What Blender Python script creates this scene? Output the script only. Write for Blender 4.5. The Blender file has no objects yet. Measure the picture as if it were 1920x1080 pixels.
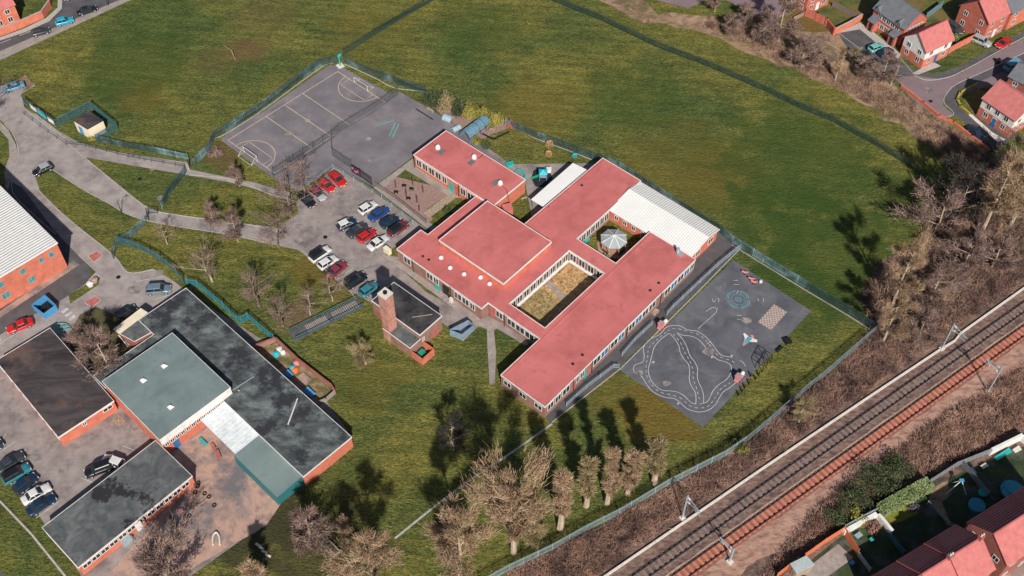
import bpy, math, random
from mathutils import Vector, Matrix
from mathutils.geometry import tessellate_polygon
R = math.radians
random.seed(7)
C = bpy.context.scene.collection
# ---------------------------------------------------------------- camera, sky, sun, exposure
F, TH, H = 2050.0, R(50.5), 152.0
sc = bpy.context.scene
cam = bpy.data.objects.new('camera', bpy.data.cameras.new('camera')); C.objects.link(cam)
cam.data.sensor_width = 36; cam.data.lens = F / 1920 * 36
cam.location = (0, 0, H); cam.rotation_euler = (math.pi/2 - TH, 0, 0)
cam.data.clip_start = 1; cam.data.clip_end = 3000
sc.camera = cam
SUN_EL = R(38); SH = Vector((-0.18, 1.0)).normalized()          # shadows fall along SH
world = bpy.data.worlds.new('World'); sc.world = world; world.use_nodes = True
wn = world.node_tree
sky = wn.nodes.new('ShaderNodeTexSky'); sky.sky_type = 'NISHITA'; sky.sun_disc = False
sky.sun_elevation = SUN_EL; sky.sun_rotation = math.atan2(-SH.x, -SH.y)
wn.links.new(sky.outputs[0], wn.nodes['Background'].inputs[0]); wn.nodes['Background'].inputs[1].default_value = 0.05
sun = bpy.data.objects.new('sun', bpy.data.lights.new('sun', 'SUN')); C.objects.link(sun)
sun.data.energy = 4.4; sun.data.angle = R(1.0); sun.data.color = (1, .93, .84)
d = Vector((SH.x*math.cos(SUN_EL), SH.y*math.cos(SUN_EL), -math.sin(SUN_EL)))
sun.rotation_euler = d.to_track_quat('-Z', 'Y').to_euler()
sc.view_settings.view_transform = 'Standard'; sc.view_settings.look = 'None'
sc.view_settings.exposure = 0.2; sc.view_settings.gamma = 1

# ---------------------------------------------------------------- measuring: where the survey points lie on the ground
def P(x, y, z=0.0):
    u = (x-960)/F; v = -(y-540)/F
    d = Vector((u, math.cos(TH)+v*math.sin(TH), -math.sin(TH)+v*math.cos(TH)))
    t = (z-H)/d.z
    return Vector((d.x*t, d.y*t, z))
def PP(pts, z=0.0): return [P(a, b, z) for a, b in pts]

# ---------------------------------------------------------------- materials
MATS = {}
def nmat(name, cols, scale=1.0, rough=.85, bump=0.0, bscale=None, detail=5, stretch=None, metallic=0, big=None, dist=0.0, contrast=(.35,.65), spec=.3, rot=0):
    """colour ramp of noise between cols, with optional larger stains"""
    if name in MATS: return MATS[name]
    m = bpy.data.materials.new(name); m.use_nodes = True; nt = m.node_tree; N = nt.nodes; L = nt.links
    b = N['Principled BSDF']; b.inputs['Roughness'].default_value = rough; b.inputs['Metallic'].default_value = metallic
    b.inputs['Specular IOR Level'].default_value = spec
    g = N.new('ShaderNodeNewGeometry'); mp = N.new('ShaderNodeMapping'); L.new(g.outputs['Position'], mp.inputs[0])
    mp.inputs['Rotation'].default_value = (0, 0, rot)
    if stretch: mp.inputs['Scale'].default_value = stretch
    n = N.new('ShaderNodeTexNoise'); n.inputs['Scale'].default_value = scale; n.inputs['Detail'].default_value = detail
    n.inputs['Roughness'].default_value = .65; n.inputs['Distortion'].default_value = dist
    L.new(mp.outputs[0], n.inputs['Vector'])
    r = N.new('ShaderNodeValToRGB'); e = r.color_ramp.elements
    while len(e) < len(cols): e.new(.5)
    for i, c in enumerate(cols):
        e[i].position = contrast[0]+(contrast[1]-contrast[0])*i/max(1, len(cols)-1); e[i].color = (*c, 1)
    L.new(n.outputs[0], r.inputs[0]); out = r.outputs[0]
    if big:
        sc_, col, lo, hi = big[:4]
        n2 = N.new('ShaderNodeTexNoise'); n2.inputs['Scale'].default_value = sc_; n2.inputs['Detail'].default_value = 6
        n2.inputs['Roughness'].default_value = .7
        L.new(g.outputs['Position'], n2.inputs['Vector'])
        mr = N.new('ShaderNodeMapRange'); mr.inputs[1].default_value = lo; mr.inputs[2].default_value = hi
        L.new(n2.outputs[0], mr.inputs[0])
        mx = N.new('ShaderNodeMix'); mx.data_type = 'RGBA'
        L.new(mr.outputs[0], mx.inputs[0]); L.new(out, mx.inputs[6]); mx.inputs[7].default_value = (*col, 1); out = mx.outputs[2]
    L.new(out, b.inputs['Base Color'])
    if bump:
        n3 = N.new('ShaderNodeTexNoise'); n3.inputs['Scale'].default_value = bscale or scale*3; n3.inputs['Detail'].default_value = 4
        L.new(mp.outputs[0], n3.inputs['Vector'])
        bp = N.new('ShaderNodeBump'); bp.inputs['Strength'].default_value = .8; bp.inputs['Distance'].default_value = bump
        L.new(n3.outputs[0], bp.inputs['Height']); L.new(bp.outputs[0], b.inputs['Normal'])
    MATS[name] = m; return m
def pmat(name, col, rough=.5, metallic=0, coat=0, spec=.5):
    if name in MATS: return MATS[name]
    m = nmat(name, [tuple(c*.86 for c in col), tuple(min(1, c*1.08) for c in col)], scale=1.3, rough=rough, metallic=metallic, spec=spec)
    m.node_tree.nodes['Principled BSDF'].inputs['Coat Weight'].default_value = coat
    return m
def brickmat(name, c1, c2, mortar):
    if name in MATS: return MATS[name]
    m = bpy.data.materials.new(name); m.use_nodes = True; nt = m.node_tree; N = nt.nodes; L = nt.links
    b = N['Principled BSDF']; b.inputs['Roughness'].default_value = .9; b.inputs['Specular IOR Level'].default_value = .2
    g = N.new('ShaderNodeNewGeometry'); sx = N.new('ShaderNodeSeparateXYZ'); L.new(g.outputs['Position'], sx.inputs[0])
    ad = N.new('ShaderNodeMath'); ad.operation = 'ADD'; L.new(sx.outputs[0], ad.inputs[0]); L.new(sx.outputs[1], ad.inputs[1])
    cb = N.new('ShaderNodeCombineXYZ'); L.new(ad.outputs[0], cb.inputs[0]); L.new(sx.outputs[2], cb.inputs[1])
    t = N.new('ShaderNodeTexBrick'); t.inputs['Scale'].default_value = 1.0; t.inputs['Brick Width'].default_value = .32
    t.inputs['Row Height'].default_value = .15; t.inputs['Mortar Size'].default_value = .012
    t.inputs['Color1'].default_value = (*c1, 1); t.inputs['Color2'].default_value = (*c2, 1); t.inputs['Mortar'].default_value = (*mortar, 1)
    L.new(cb.outputs[0], t.inputs['Vector'])
    n = N.new('ShaderNodeTexNoise'); n.inputs['Scale'].default_value = .8; n.inputs['Detail'].default_value = 5; L.new(g.outputs['Position'], n.inputs['Vector'])
    mr = N.new('ShaderNodeMapRange'); mr.inputs[1].default_value = .3; mr.inputs[2].default_value = .75; mr.inputs[3].default_value = .78; mr.inputs[4].default_value = 1.1
    L.new(n.outputs[0], mr.inputs[0])
    mx = N.new('ShaderNodeMix'); mx.data_type = 'RGBA'; mx.blend_type = 'MULTIPLY'; mx.inputs[0].default_value = 1
    L.new(t.outputs[0], mx.inputs[6]); L.new(mr.outputs[0], mx.inputs[7]); L.new(mx.outputs[2], b.inputs['Base Color'])
    MATS[name] = m; return m

# grass with worn brown, dry, deep green and dark patches at their places
def grassmat():
    m = bpy.data.materials.new('grass'); m.use_nodes = True; nt = m.node_tree; N = nt.nodes; L = nt.links
    b = N['Principled BSDF']; b.inputs['Roughness'].default_value = .95; b.inputs['Specular IOR Level'].default_value = .1
    g = N.new('ShaderNodeNewGeometry')
    def noise(s, det=4, dist=0, vec=None, ro=.6):
        n = N.new('ShaderNodeTexNoise'); n.inputs['Scale'].default_value = s; n.inputs['Detail'].default_value = det
        n.inputs['Distortion'].default_value = dist; n.inputs['Roughness'].default_value = ro
        L.new(vec or g.outputs['Position'], n.inputs['Vector']); return n.outputs[0]
    def ramp(f, lo, hi, c0, c1):
        r = N.new('ShaderNodeValToRGB'); r.color_ramp.elements[0].position = lo; r.color_ramp.elements[1].position = hi
        r.color_ramp.elements[0].color = (*c0, 1); r.color_ramp.elements[1].color = (*c1, 1); L.new(f, r.inputs[0]); return r.outputs[0]
    def mix(f, a, bb, mode='MIX'):
        x = N.new('ShaderNodeMix'); x.data_type = 'RGBA'; x.blend_type = mode
        if isinstance(f, float): x.inputs[0].default_value = f
        else: L.new(f, x.inputs[0])
        for s, v in ((6, a), (7, bb)):
            if isinstance(v, tuple): x.inputs[s].default_value = (*v, 1)
            else: L.new(v, x.inputs[s])
        return x.outputs[2]
    mp = N.new('ShaderNodeMapping'); L.new(g.outputs['Position'], mp.inputs[0])
    mp.inputs['Rotation'].default_value = (0, 0, R(28)); mp.inputs['Scale'].default_value = (.5, 1, 1)
    col = ramp(noise(.045, 6, .6), .36, .64, (.084, .116, .042), (.172, .166, .052))
    mow = ramp(noise(.35, 6, .5, mp.outputs[0], .7), .3, .7, (.62, .68, .66), (1.4, 1.32, 1.2)); col = mix(1.0, col, mow, 'MULTIPLY')
    fine = ramp(noise(3.4, 4, 1.2, mp.outputs[0], .85), .36, .64, (.16, .24, .32), (2.1, 1.95, 1.6)); col = mix(.9, col, fine, 'MULTIPLY'); lines = N.new('ShaderNodeTexWave'); lines.inputs['Scale'].default_value = .16; lines.inputs['Distortion'].default_value = 3.5; lines.inputs['Detail'].default_value = 3; lines.inputs['Detail Scale'].default_value = 1.5; mp2 = N.new('ShaderNodeMapping'); L.new(g.outputs['Position'], mp2.inputs[0]); mp2.inputs['Rotation'].default_value = (0, 0, R(38)); mp2.inputs['Scale'].default_value = (.15, 1, 1); L.new(mp2.outputs[0], lines.inputs['Vector']); lines.bands_direction = 'Y'; col = mix(.5, col, ramp(lines.outputs['Fac'], 0, 1, (.78, .84, .86), (1.2, 1.14, 1.1)), 'MULTIPLY')
    wob = noise(.22, 5)
    def spot(col, x, y, r, tint, k=1.0, z=0):
        p = P(x, y); dm = N.new('ShaderNodeVectorMath'); dm.operation = 'DISTANCE'; L.new(g.outputs['Position'], dm.inputs[0]); dm.inputs[1].default_value = p
        a = N.new('ShaderNodeMath'); a.operation = 'MULTIPLY_ADD'; L.new(wob, a.inputs[0]); a.inputs[1].default_value = r*2.2; L.new(dm.outputs['Value'], a.inputs[2])
        mr = N.new('ShaderNodeMapRange'); mr.interpolation_type = 'SMOOTHSTEP'; mr.inputs[1].default_value = r*.7+r*1.1; mr.inputs[2].default_value = r*1.3+r*1.1
        mr.inputs[3].default_value = k; mr.inputs[4].default_value = 0; L.new(a.outputs[0], mr.inputs[0])
        return mix(mr.outputs[0], col, tint)
    brown = (.17, .105, .055); dry = (.17, .13, .03); deep_green = (.045, .09, .02)
    for s in [(470, 92, 4, brown, .7), (405, 112, 5, brown, .3), (500, 28, 7, brown, .25), (265, 180, 5, dry, .6), (690, 60, 9, dry, .3), (1290, 320, 14, dry, .4), (1000, 200, 9, dry, .4),
              (1345, 330, 8, dry, .4), (250, 120, 12, deep_green, .5), (1500, 300, 16, deep_green, .6), (1560, 480, 14, deep_green, .6), (900, 60, 10, deep_green, .4), (1480, 550, 9, deep_green, .6), (1180, 180, 10, deep_green, .45), (1460, 400, 10, deep_green, .5),
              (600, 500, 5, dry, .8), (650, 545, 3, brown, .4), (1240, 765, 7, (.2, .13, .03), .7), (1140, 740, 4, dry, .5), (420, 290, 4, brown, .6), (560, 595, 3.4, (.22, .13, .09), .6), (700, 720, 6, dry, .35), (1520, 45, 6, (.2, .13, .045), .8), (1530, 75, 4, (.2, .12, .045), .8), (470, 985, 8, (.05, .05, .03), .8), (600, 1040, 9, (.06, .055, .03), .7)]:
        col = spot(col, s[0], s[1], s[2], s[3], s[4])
    L.new(col, b.inputs['Base Color'])
    bp = N.new('ShaderNodeBump'); bp.inputs['Strength'].default_value = 1; bp.inputs['Distance'].default_value = .5
    L.new(noise(2.2, 5, 1.0, mp.outputs[0], .7), bp.inputs['Height']); L.new(bp.outputs[0], b.inputs['Normal'])
    return m
GRASS = grassmat(); MATS['grass'] = GRASS
TAR = nmat('tarmac', [(.15, .14, .15), (.19, .178, .185), (.225, .21, .215)], scale=.5, bump=.01, bscale=8, detail=9, big=(.12, (.12, .112, .122), .45, .62))
TARC = nmat('car_park_tarmac', [(.235, .20, .193), (.30, .256, .245), (.36, .31, .293)], scale=.45, bump=.01, bscale=8, detail=9, big=(.2, (.14, .125, .128), .5, .68))
TARL = nmat('drive_tarmac', [(.26, .225, .22), (.34, .295, .285), (.40, .355, .34)], scale=.35, bump=.01, bscale=8, detail=9, big=(.15, (.17, .15, .15), .5, .68))
COURT = nmat('court_tarmac', [(.155, .142, .158), (.185, .17, .19), (.225, .205, .222)], scale=.18, bump=.01, bscale=8, detail=9, big=(.09, (.25, .22, .225), .5, .7))
PLAY = nmat('playground_tarmac', [(.085, .09, .108), (.115, .12, .14), (.16, .16, .178)], scale=.22, bump=.01, bscale=8, detail=10, dist=.7, big=(.3, (.20, .195, .21), .58, .75))
PINKT = nmat('street_tarmac', [(.20, .15, .165), (.25, .185, .20)], scale=.3, bump=.01, bscale=8, detail=9)
DARKT = nmat('dark_tarmac', [(.075, .072, .08), (.12, .115, .12)], scale=.4, bump=.01, bscale=8, detail=9)
PAVE = nmat('paving', [(.26, .23, .215), (.42, .36, .33)], scale=1.2, detail=8, big=(.3, (.2, .18, .17), .5, .7))
KERB = nmat('kerb_stone', [(.34, .32, .31), (.5, .47, .45)], scale=2, detail=6)
PEACH = nmat("bleached_yard", [(.22, .17, .165), (.50, .32, .25), (.30, .23, .21)], scale=.25, detail=9, dist=.5, big=(.12, (.16, .15, .16), .48, .62))
BARK = nmat('bark_chippings', [(.25, .16, .14), (.36, .24, .21)], scale=2, detail=8, bump=.03)
SOIL = nmat('bare_soil', [(.13, .085, .065), (.30, .20, .13), (.42, .28, .17)], scale=.35, detail=10, dist=1, bump=.15, bscale=2, big=(.12, (.13, .11, .045), .5, .62))
SCRUBG = nmat('scrub_ground', [(.06, .045, .04), (.17, .11, .09), (.29, .185, .14)], scale=.22, detail=10, dist=1.5, bump=.3, bscale=1.4)
BALL = nmat('ballast', [(.095, .06, .052), (.19, .122, .102), (.30, .20, .165)], scale=1.6, detail=12, bump=.1, bscale=5, stretch=(.5, 1, 1), rot=R(-41), big=(.3, (.075, .055, .055), .52, .66))
RUSTB = nmat('rusty_ballast', [(.24, .10, .07), (.34, .15, .105)], scale=1.5, detail=10, bump=.05, bscale=5)
STRAW = nmat('dead_grass', [(.16, .09, .04), (.46, .28, .13), (.68, .45, .24)], scale=1.1, detail=9, dist=2, bump=.2, bscale=4)
WEED = nmat('rank_weeds', [(.10, .075, .03), (.32, .23, .10), (.50, .38, .19)], scale=1.1, detail=9, dist=2, bump=.2, bscale=4)
REDR = nmat('red_felt_roof', [(.47, .132, .125), (.56, .163, .157), (.62, .192, .184)], scale=.16, detail=12, rough=.8, dist=.6, big=(.4, (.40, .12, .115), .54, .74))
def seams(m, rot, w, h, k=.82, bump=.012):
    nt = m.node_tree; N = nt.nodes; L = nt.links; b = N['Principled BSDF']; src = b.inputs['Base Color'].links[0].from_socket
    g = N.new('ShaderNodeNewGeometry'); mp = N.new('ShaderNodeMapping'); mp.inputs['Rotation'].default_value = (0, 0, rot); L.new(g.outputs['Position'], mp.inputs[0])
    t = N.new('ShaderNodeTexBrick'); t.inputs['Scale'].default_value = 1; t.inputs['Brick Width'].default_value = w; t.inputs['Row Height'].default_value = h; t.inputs['Mortar Size'].default_value = .045; t.inputs['Mortar Smooth'].default_value = .6
    t.inputs['Color1'].default_value = (1, 1, 1, 1); t.inputs['Color2'].default_value = (.94, .94, .95, 1); t.inputs['Mortar'].default_value = (k, k, k, 1); L.new(mp.outputs[0], t.inputs['Vector'])
    x = N.new('ShaderNodeMix'); x.data_type = 'RGBA'; x.blend_type = 'MULTIPLY'; x.inputs[0].default_value = 1; L.new(src, x.inputs[6]); L.new(t.outputs[0], x.inputs[7]); L.new(x.outputs[2], b.inputs['Base Color'])
    if bump:
        bp = N.new('ShaderNodeBump'); bp.inputs['Distance'].default_value = bump; L.new(t.outputs['Fac'], bp.inputs['Height']); L.new(bp.outputs[0], b.inputs['Normal'])
seams(REDR, R(-48.7), 9, 1.0, .93, .004)
DARKR = nmat('weathered_felt_roof', [(.045, .05, .052), (.10, .115, .118), (.19, .225, .225)], scale=.6, detail=14, dist=.35, rough=.9, stretch=(.6, 1, 1), rot=R(48), big=(.22, (.035, .037, .045), .50, .60))
DARKR2 = nmat('brown_felt_roof', [(.028, .024, .027), (.06, .05, .054), (.10, .085, .085)], scale=.4, detail=8, dist=.6, stretch=(.25, 1, 1), rot=R(-45), big=(.18, (.16, .095, .075), .53, .68))
seams(DARKR, R(43), 6, 1.0, .7, 0); seams(DARKR2, R(43), 7, 1.1, .75, 0)
SOOTY = nmat('sooty_felt_roof', [(.03, .03, .033), (.06, .058, .062), (.12, .12, .122)], scale=.6, detail=12, big=(.3, (.022, .02, .024), .5, .6))
GREYR = nmat('slate_felt_roof', [(.07, .08, .085), (.11, .12, .125), (.17, .18, .18)], scale=.4, detail=9, dist=.9, big=(.13, (.03, .028, .032), .56, .6)); seams(GREYR, R(-38), 5, 1.0, .75, 0)
TEALR = nmat('teal_felt_roof', [(.15, .205, .205), (.185, .245, .245), (.21, .275, .27)], scale=.15, detail=8, dist=.5, big=(.3, (.12, .165, .165), .58, .75))
seams(TEALR, R(-38), 7, 1.6, .86, 0)
WHITER = nmat('white_metal_roof', [(.8, .8, .78), (.86, .86, .84)], scale=.3, rough=.5, detail=6)
BRICKR = brickmat('red_brick', (.62, .155, .105), (.52, .12, .085), (.5, .28, .22))
BRICKO = brickmat('orange_brick', (.72, .20, .12), (.62, .155, .10), (.55, .30, .22))
BRICKB = brickmat('brown_brick', (.36, .19, .15), (.28, .14, .11), (.36, .27, .23))
BRICKD = brickmat('dull_brick', (.40, .13, .10), (.34, .105, .085), (.3, .2, .17))
WHITE = pmat('white_paint', (.8, .79, .77), .5)
CREAM = nmat('cream_render', [(.74, .64, .48), (.82, .74, .58)], scale=.8, rough=.9)
GLASS = pmat('dark_glass', (.02, .03, .035), .12, spec=.8)
BGLASS = pmat('blue_panel', (.03, .16, .38), .3)
TEAL = pmat('teal_paint', (.03, .42, .40), .45)
BLUEP = pmat('blue_paint', (.08, .33, .62), .5)
BLACK = pmat('black_paint', (.015, .016, .018), .5)
FENCE = nmat('galvanised_fence', [(.035, .075, .085), (.07, .14, .16), (.24, .38, .42)], scale=.16, rough=.5, detail=3, contrast=(.42, .62))
FENCED = pmat('dark_green_fence', (.02, .055, .055), .6)
FENCEM = pmat('mesh_fence', (.12, .13, .15), .6)
GALV = pmat('galvanised_steel', (.42, .52, .58), .45, .3)
STEEL = pmat('rail_steel', (.035, .028, .028), .6)
CONC = nmat('concrete', [(.58, .54, .49), (.76, .71, .64)], scale=2, detail=6)
SLEEP = nmat('grey_sleeper', [(.17, .125, .115), (.27, .21, .19)], scale=1.5)
SLEEPR = nmat('rusty_sleeper', [(.46, .15, .10), (.60, .24, .17)], scale=1.5)
TILE = nmat('pink_roof_tile', [(.46, .14, .135), (.56, .19, .18)], scale=1.0, detail=9, bump=.02, bscale=4)
TILED = nmat('plum_roof_tile', [(.115, .045, .055), (.155, .065, .072)], scale=1.2, detail=6)
SLATE = nmat('grey_roof_tile', [(.125, .135, .155), (.17, .18, .20)], scale=1.0, detail=6, bump=.03, bscale=4)
TRUNK = nmat('pale_bark', [(.36, .27, .20), (.55, .44, .34)], scale=1.5, detail=6)
TWIG = nmat('tan_twigs', [(.22, .148, .092), (.39, .27, .17), (.51, .37, .245)], scale=.5, detail=5)
TWIGO = nmat('olive_twigs', [(.17, .135, .07), (.33, .26, .135), (.45, .36, .20)], scale=.5, detail=5)
TWIGP = nmat('mauve_twigs', [(.12, .08, .072), (.25, .17, .145), (.36, .25, .21)], scale=.6, detail=5)
TWIGD = nmat('dark_twigs', [(.03, .03, .028), (.07, .062, .05)], scale=.6, detail=5)
SCRUB = nmat('bramble', [(.08, .052, .047), (.27, .165, .13), (.46, .29, .21)], scale=.22, detail=7, dist=1)
LEAF = nmat('evergreen_leaf', [(.02, .035, .02), (.07, .095, .04), (.14, .16, .07)], scale=.6, detail=6)
LEAFY = nmat('yellow_leaf', [(.08, .08, .02), (.30, .27, .06), (.42, .37, .09)], scale=.5, detail=6)
LEAFG = nmat('light_green_leaf', [(.08, .11, .04), (.21, .27, .11), (.28, .33, .15)], scale=.6, detail=6)
WOOD = nmat('weathered_wood', [(.30, .23, .17), (.45, .36, .28)], scale=2, detail=6)
LINEW = nmat('white_road_paint', [(.42, .42, .43), (.62, .62, .62)], scale=.9, detail=6)
LINEY = nmat('ochre_court_paint', [(.46, .36, .26), (.64, .50, .36)], scale=.9, detail=6)
LINET = nmat('teal_court_paint', [(.10, .30, .30), (.17, .42, .40)], scale=.9, detail=6)
LINEB = nmat('blue_ground_paint', [(.10, .28, .36), (.2, .42, .48)], scale=.9, detail=6)
REDP = nmat('red_ground_paint', [(.38, .10, .09), (.52, .17, .15)], scale=1.2, detail=7)
YEL = pmat('yellow_paint', (.62, .50, .08), .6)
PINKP = pmat('pink_plastic', (.7, .25, .25), .5)
ORANGE = pmat('orange_plastic', (.8, .2, .05), .5)
CYAN = pmat('cyan_plastic', (.03, .5, .62), .4)
RUBBER = pmat('tyre_rubber', (.015, .015, .016), .9)
SAFETY = nmat('black_safety_surface', [(.014, .018, .026), (.025, .03, .04)], scale=2)

# ---------------------------------------------------------------- mesh helpers
class MB:
    def __init__(s): s.v = []; s.f = []
    def quad(s, a, b, c, d): n = len(s.v); s.v += [a, b, c, d]; s.f.append((n, n+1, n+2, n+3))
    def poly(s, pts): n = len(s.v); s.v += list(pts); s.f.append(tuple(range(n, n+len(pts))))
    def hexa(s, q, t):        # q: 4 bottom, t: 4 top
        n = len(s.v); s.v += list(q)+list(t)
        for f in ((3, 2, 1, 0), (4, 5, 6, 7), (0, 1, 5, 4), (1, 2, 6, 5), (2, 3, 7, 6), (3, 0, 4, 7)): s.f.append(tuple(n+i for i in f))
    def box(s, c, sx, sy, z0, z1, rz=0.0):
        ca, sa = math.cos(rz), math.sin(rz)
        q = [(c[0]+x*ca-y*sa, c[1]+x*sa+y*ca) for x, y in ((-sx/2, -sy/2), (sx/2, -sy/2), (sx/2, sy/2), (-sx/2, sy/2))]
        s.hexa([Vector((x, y, z0)) for x, y in q], [Vector((x, y, z1)) for x, y in q])
    def bar(s, a, b, w, h=None, up=Vector((0, 0, 1))):   # bar between 3-D points
        a = Vector(a); b = Vector(b); h = h or w; d = (b-a)
        if d.length < 1e-6: return
        d.normalize(); sd = d.cross(up)
        if sd.length < 1e-3: sd = d.cross(Vector((1, 0, 0)))
        sd.normalize(); u = sd.cross(d).normalized()
        o = [(-sd*w/2-u*h/2), (sd*w/2-u*h/2), (sd*w/2+u*h/2), (-sd*w/2+u*h/2)]
        s.hexa([a+x for x in o], [b+x for x in o])
    def tube(s, pts, rad, n=6, cap=True):
        rings = []
        for i, p in enumerate(pts):
            p = Vector(p); a = Vector(pts[max(0, i-1)]); b = Vector(pts[min(len(pts)-1, i+1)]); d = (b-a)
            d = d.normalized() if d.length > 1e-6 else Vector((0, 0, 1))
            sd = d.cross(Vector((0, 0, 1)))
            if sd.length < .05: sd = d.cross(Vector((1, 0, 0)))
            sd.normalize(); u = sd.cross(d).normalized(); r = rad[i] if isinstance(rad, (list, tuple)) else rad
            b0 = len(s.v); s.v += [p+(sd*math.cos(t)+u*math.sin(t))*r for t in [2*math.pi*k/n for k in range(n)]]; rings.append(b0)
        for a, b in zip(rings, rings[1:]):
            for k in range(n): s.f.append((a+k, a+(k+1) % n, b+(k+1) % n, b+k))
        if cap: s.f.append(tuple(rings[-1]+k for k in range(n))); s.f.append(tuple(rings[0]+k for k in reversed(range(n))))
    def prism(s, pts, z0, z1, bottom=True):
        if area(pts) < 0: pts = list(reversed(pts))
        n = len(pts); b = len(s.v)
        s.v += [Vector((p[0], p[1], z0)) for p in pts]+[Vector((p[0], p[1], z1)) for p in pts]
        for k in range(n): s.f.append((b+k, b+(k+1) % n, b+n+(k+1) % n, b+n+k))
        for t in tessellate_polygon([[Vector((p[0], p[1], 0)) for p in pts]]):
            q = [pts[i] for i in t]
            t = t if area(q) > 0 else tuple(reversed(t))
            s.f.append(tuple(b+n+i for i in t))
            if bottom: s.f.append(tuple(b+i for i in reversed(t)))
    def sheet(s, loops, z):
        L3 = [[Vector((p[0], p[1], 0)) for p in l] for l in loops]; flat = [p for l in L3 for p in l]; b = len(s.v)
        s.v += [Vector((p.x, p.y, z)) for p in flat]
        for t in tessellate_polygon(L3):
            q = [flat[i] for i in t]; t = t if area(q) > 0 else tuple(reversed(t)); s.f.append(tuple(b+i for i in t))
    def build(s, name, mat, parent=None, smooth=False):
        o0 = parent_loc(parent) if parent else Vector((0, 0, 0))
        me = bpy.data.meshes.new(name); me.from_pydata([tuple(Vector(v)-o0) for v in s.v], [], s.f)
        me.materials.append(mat)
        if smooth: me.polygons.foreach_set('use_smooth', [True]*len(me.polygons))
        me.update(); o = bpy.data.objects.new(name, me); C.objects.link(o)
        if parent: o.parent = parent
        return o
def parent_loc(p):
    v = Vector((0, 0, 0))
    while p is not None: v += p.location; p = p.parent
    return v
def area(p): return sum(p[i][0]*p[(i+1) % len(p)][1]-p[(i+1) % len(p)][0]*p[i][1] for i in range(len(p)))/2
def thing(name, label, cat, loc=(0, 0, 0), group=None):
    o = bpy.data.objects.new(name, None); C.objects.link(o); o.location = (loc[0], loc[1], loc[2] if len(loc) > 2 else 0)
    o['label'] = label; o['category'] = cat; o.empty_display_size = .5
    if group: o['group'] = group
    return o
def tag(o, label, cat, group=None):
    o['label'] = label; o['category'] = cat
    if group: o['group'] = group
    return o
def dup(root, loc, rz=0, sc_=(1, 1, 1), label=None, group=None, mat=None):
    def cp(o, par):
        c = o.copy(); C.objects.link(c); c.parent = par
        for ch in KIDS.get(o.name, []): cp(ch, c)
        return c
    r = cp(root, None); r.location = loc; r.rotation_euler = (0, 0, rz); r.scale = sc_
    if label: r['label'] = label
    if group: r['group'] = group
    return r
KIDS = {}
def register(root):
    KIDS.clear()
    for o in C.objects:
        if o.parent: KIDS.setdefault(o.parent.name, []).append(o)
Z = [0.0]
def layer():
    Z[0] += .004; return Z[0]
def jit(pts, amp, step=2.0):
    out = []
    for i, a in enumerate(pts):
        b = pts[(i+1) % len(pts)]; n = max(1, int((b-a).length/step))
        for k in range(n):
            p = a.lerp(b, k/n); out.append(p+Vector((random.uniform(-amp, amp), random.uniform(-amp, amp), 0)))
    return out
def struct(name, pts, mat, jitter=0, step=2.0, z=None):
    z = z if z is not None else layer()
    p = PP(pts)
    if jitter: p = jit(p, jitter, step)
    m = MB(); m.sheet([p], z); o = m.build(name, mat); o['kind'] = 'structure'; return o
def smooth_line(pts, n=6, closed=False):
    out = []; N = len(pts); rng = range(N if closed else N-1)
    g = lambda i: pts[i % N] if closed else pts[max(0, min(N-1, i))]
    for i in rng:
        a, b, c, d = g(i-1), g(i), g(i+1), g(i+2)
        for k in range(n):
            t = k/n; out.append(.5*((2*b)+(c-a)*t+(2*a-5*b+4*c-d)*t*t+(-a+3*b-3*c+d)*t**3))
    if not closed: out.append(pts[-1])
    return out
def ribbon(m, pts, w, z, closed=False, off=0.0):
    n = len(pts); L, Rr = [], []
    for i, p in enumerate(pts):
        a = pts[(i-1) % n] if (closed or i > 0) else p; b = pts[(i+1) % n] if (closed or i < n-1) else p
        d = Vector((b.x-a.x, b.y-a.y)); d.normalize(); s = Vector((-d.y, d.x))
        L.append(Vector((p.x+s.x*(off+w/2), p.y+s.y*(off+w/2), z))); Rr.append(Vector((p.x+s.x*(off-w/2), p.y+s.y*(off-w/2), z)))
    for i in range(n if closed else n-1):
        j = (i+1) % n; m.quad(Rr[i], Rr[j], L[j], L[i])
def dashes(m, pts, w, z, on, gap):
    pos = 0; cur = None; acc = 0; seg = []
    for a, b in zip(pts, pts[1:]):
        l = (b-a).length
        if l == 0: continue
        t = 0
        while t < l:
            ph = acc % (on+gap); st = min(l-t, (on-ph) if ph < on else (on+gap-ph)); st = max(st, 1e-3)
            if ph < on-1e-4: ribbon(m, [a.lerp(b, t/l), a.lerp(b, min(1, (t+st)/l))], w, z)
            t += st; acc += st

# ================================================================ SETTING
g = MB(); g.sheet([[Vector((-900, -200, 0)), Vector((900, -200, 0)), Vector((900, 1600, 0)), Vector((-900, 1600, 0))]], 0)
o = g.build('grass_field', GRASS); o['kind'] = 'structure'
# --- top-left street
struct('street', [(-200, 175), (-200, 30), (40, 62), (85, 42), (108, 18), (112, -60), (330, -60), (225, 0), (0, 98)], DARKT)
struct('pavement', [(-200, 200), (-200, 172), (0, 96), (228, -2), (330, -62), (350, -55), (245, 0), (0, 113)], PAVE)
struct('pavement_by_brick_wall', [(-200, 130), (-200, 118), (0, 76), (48, 60), (92, 40), (116, 16), (118, -60), (110, -60), (108, 14), (86, 34), (44, 54), (0, 70)], KERB)
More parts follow.
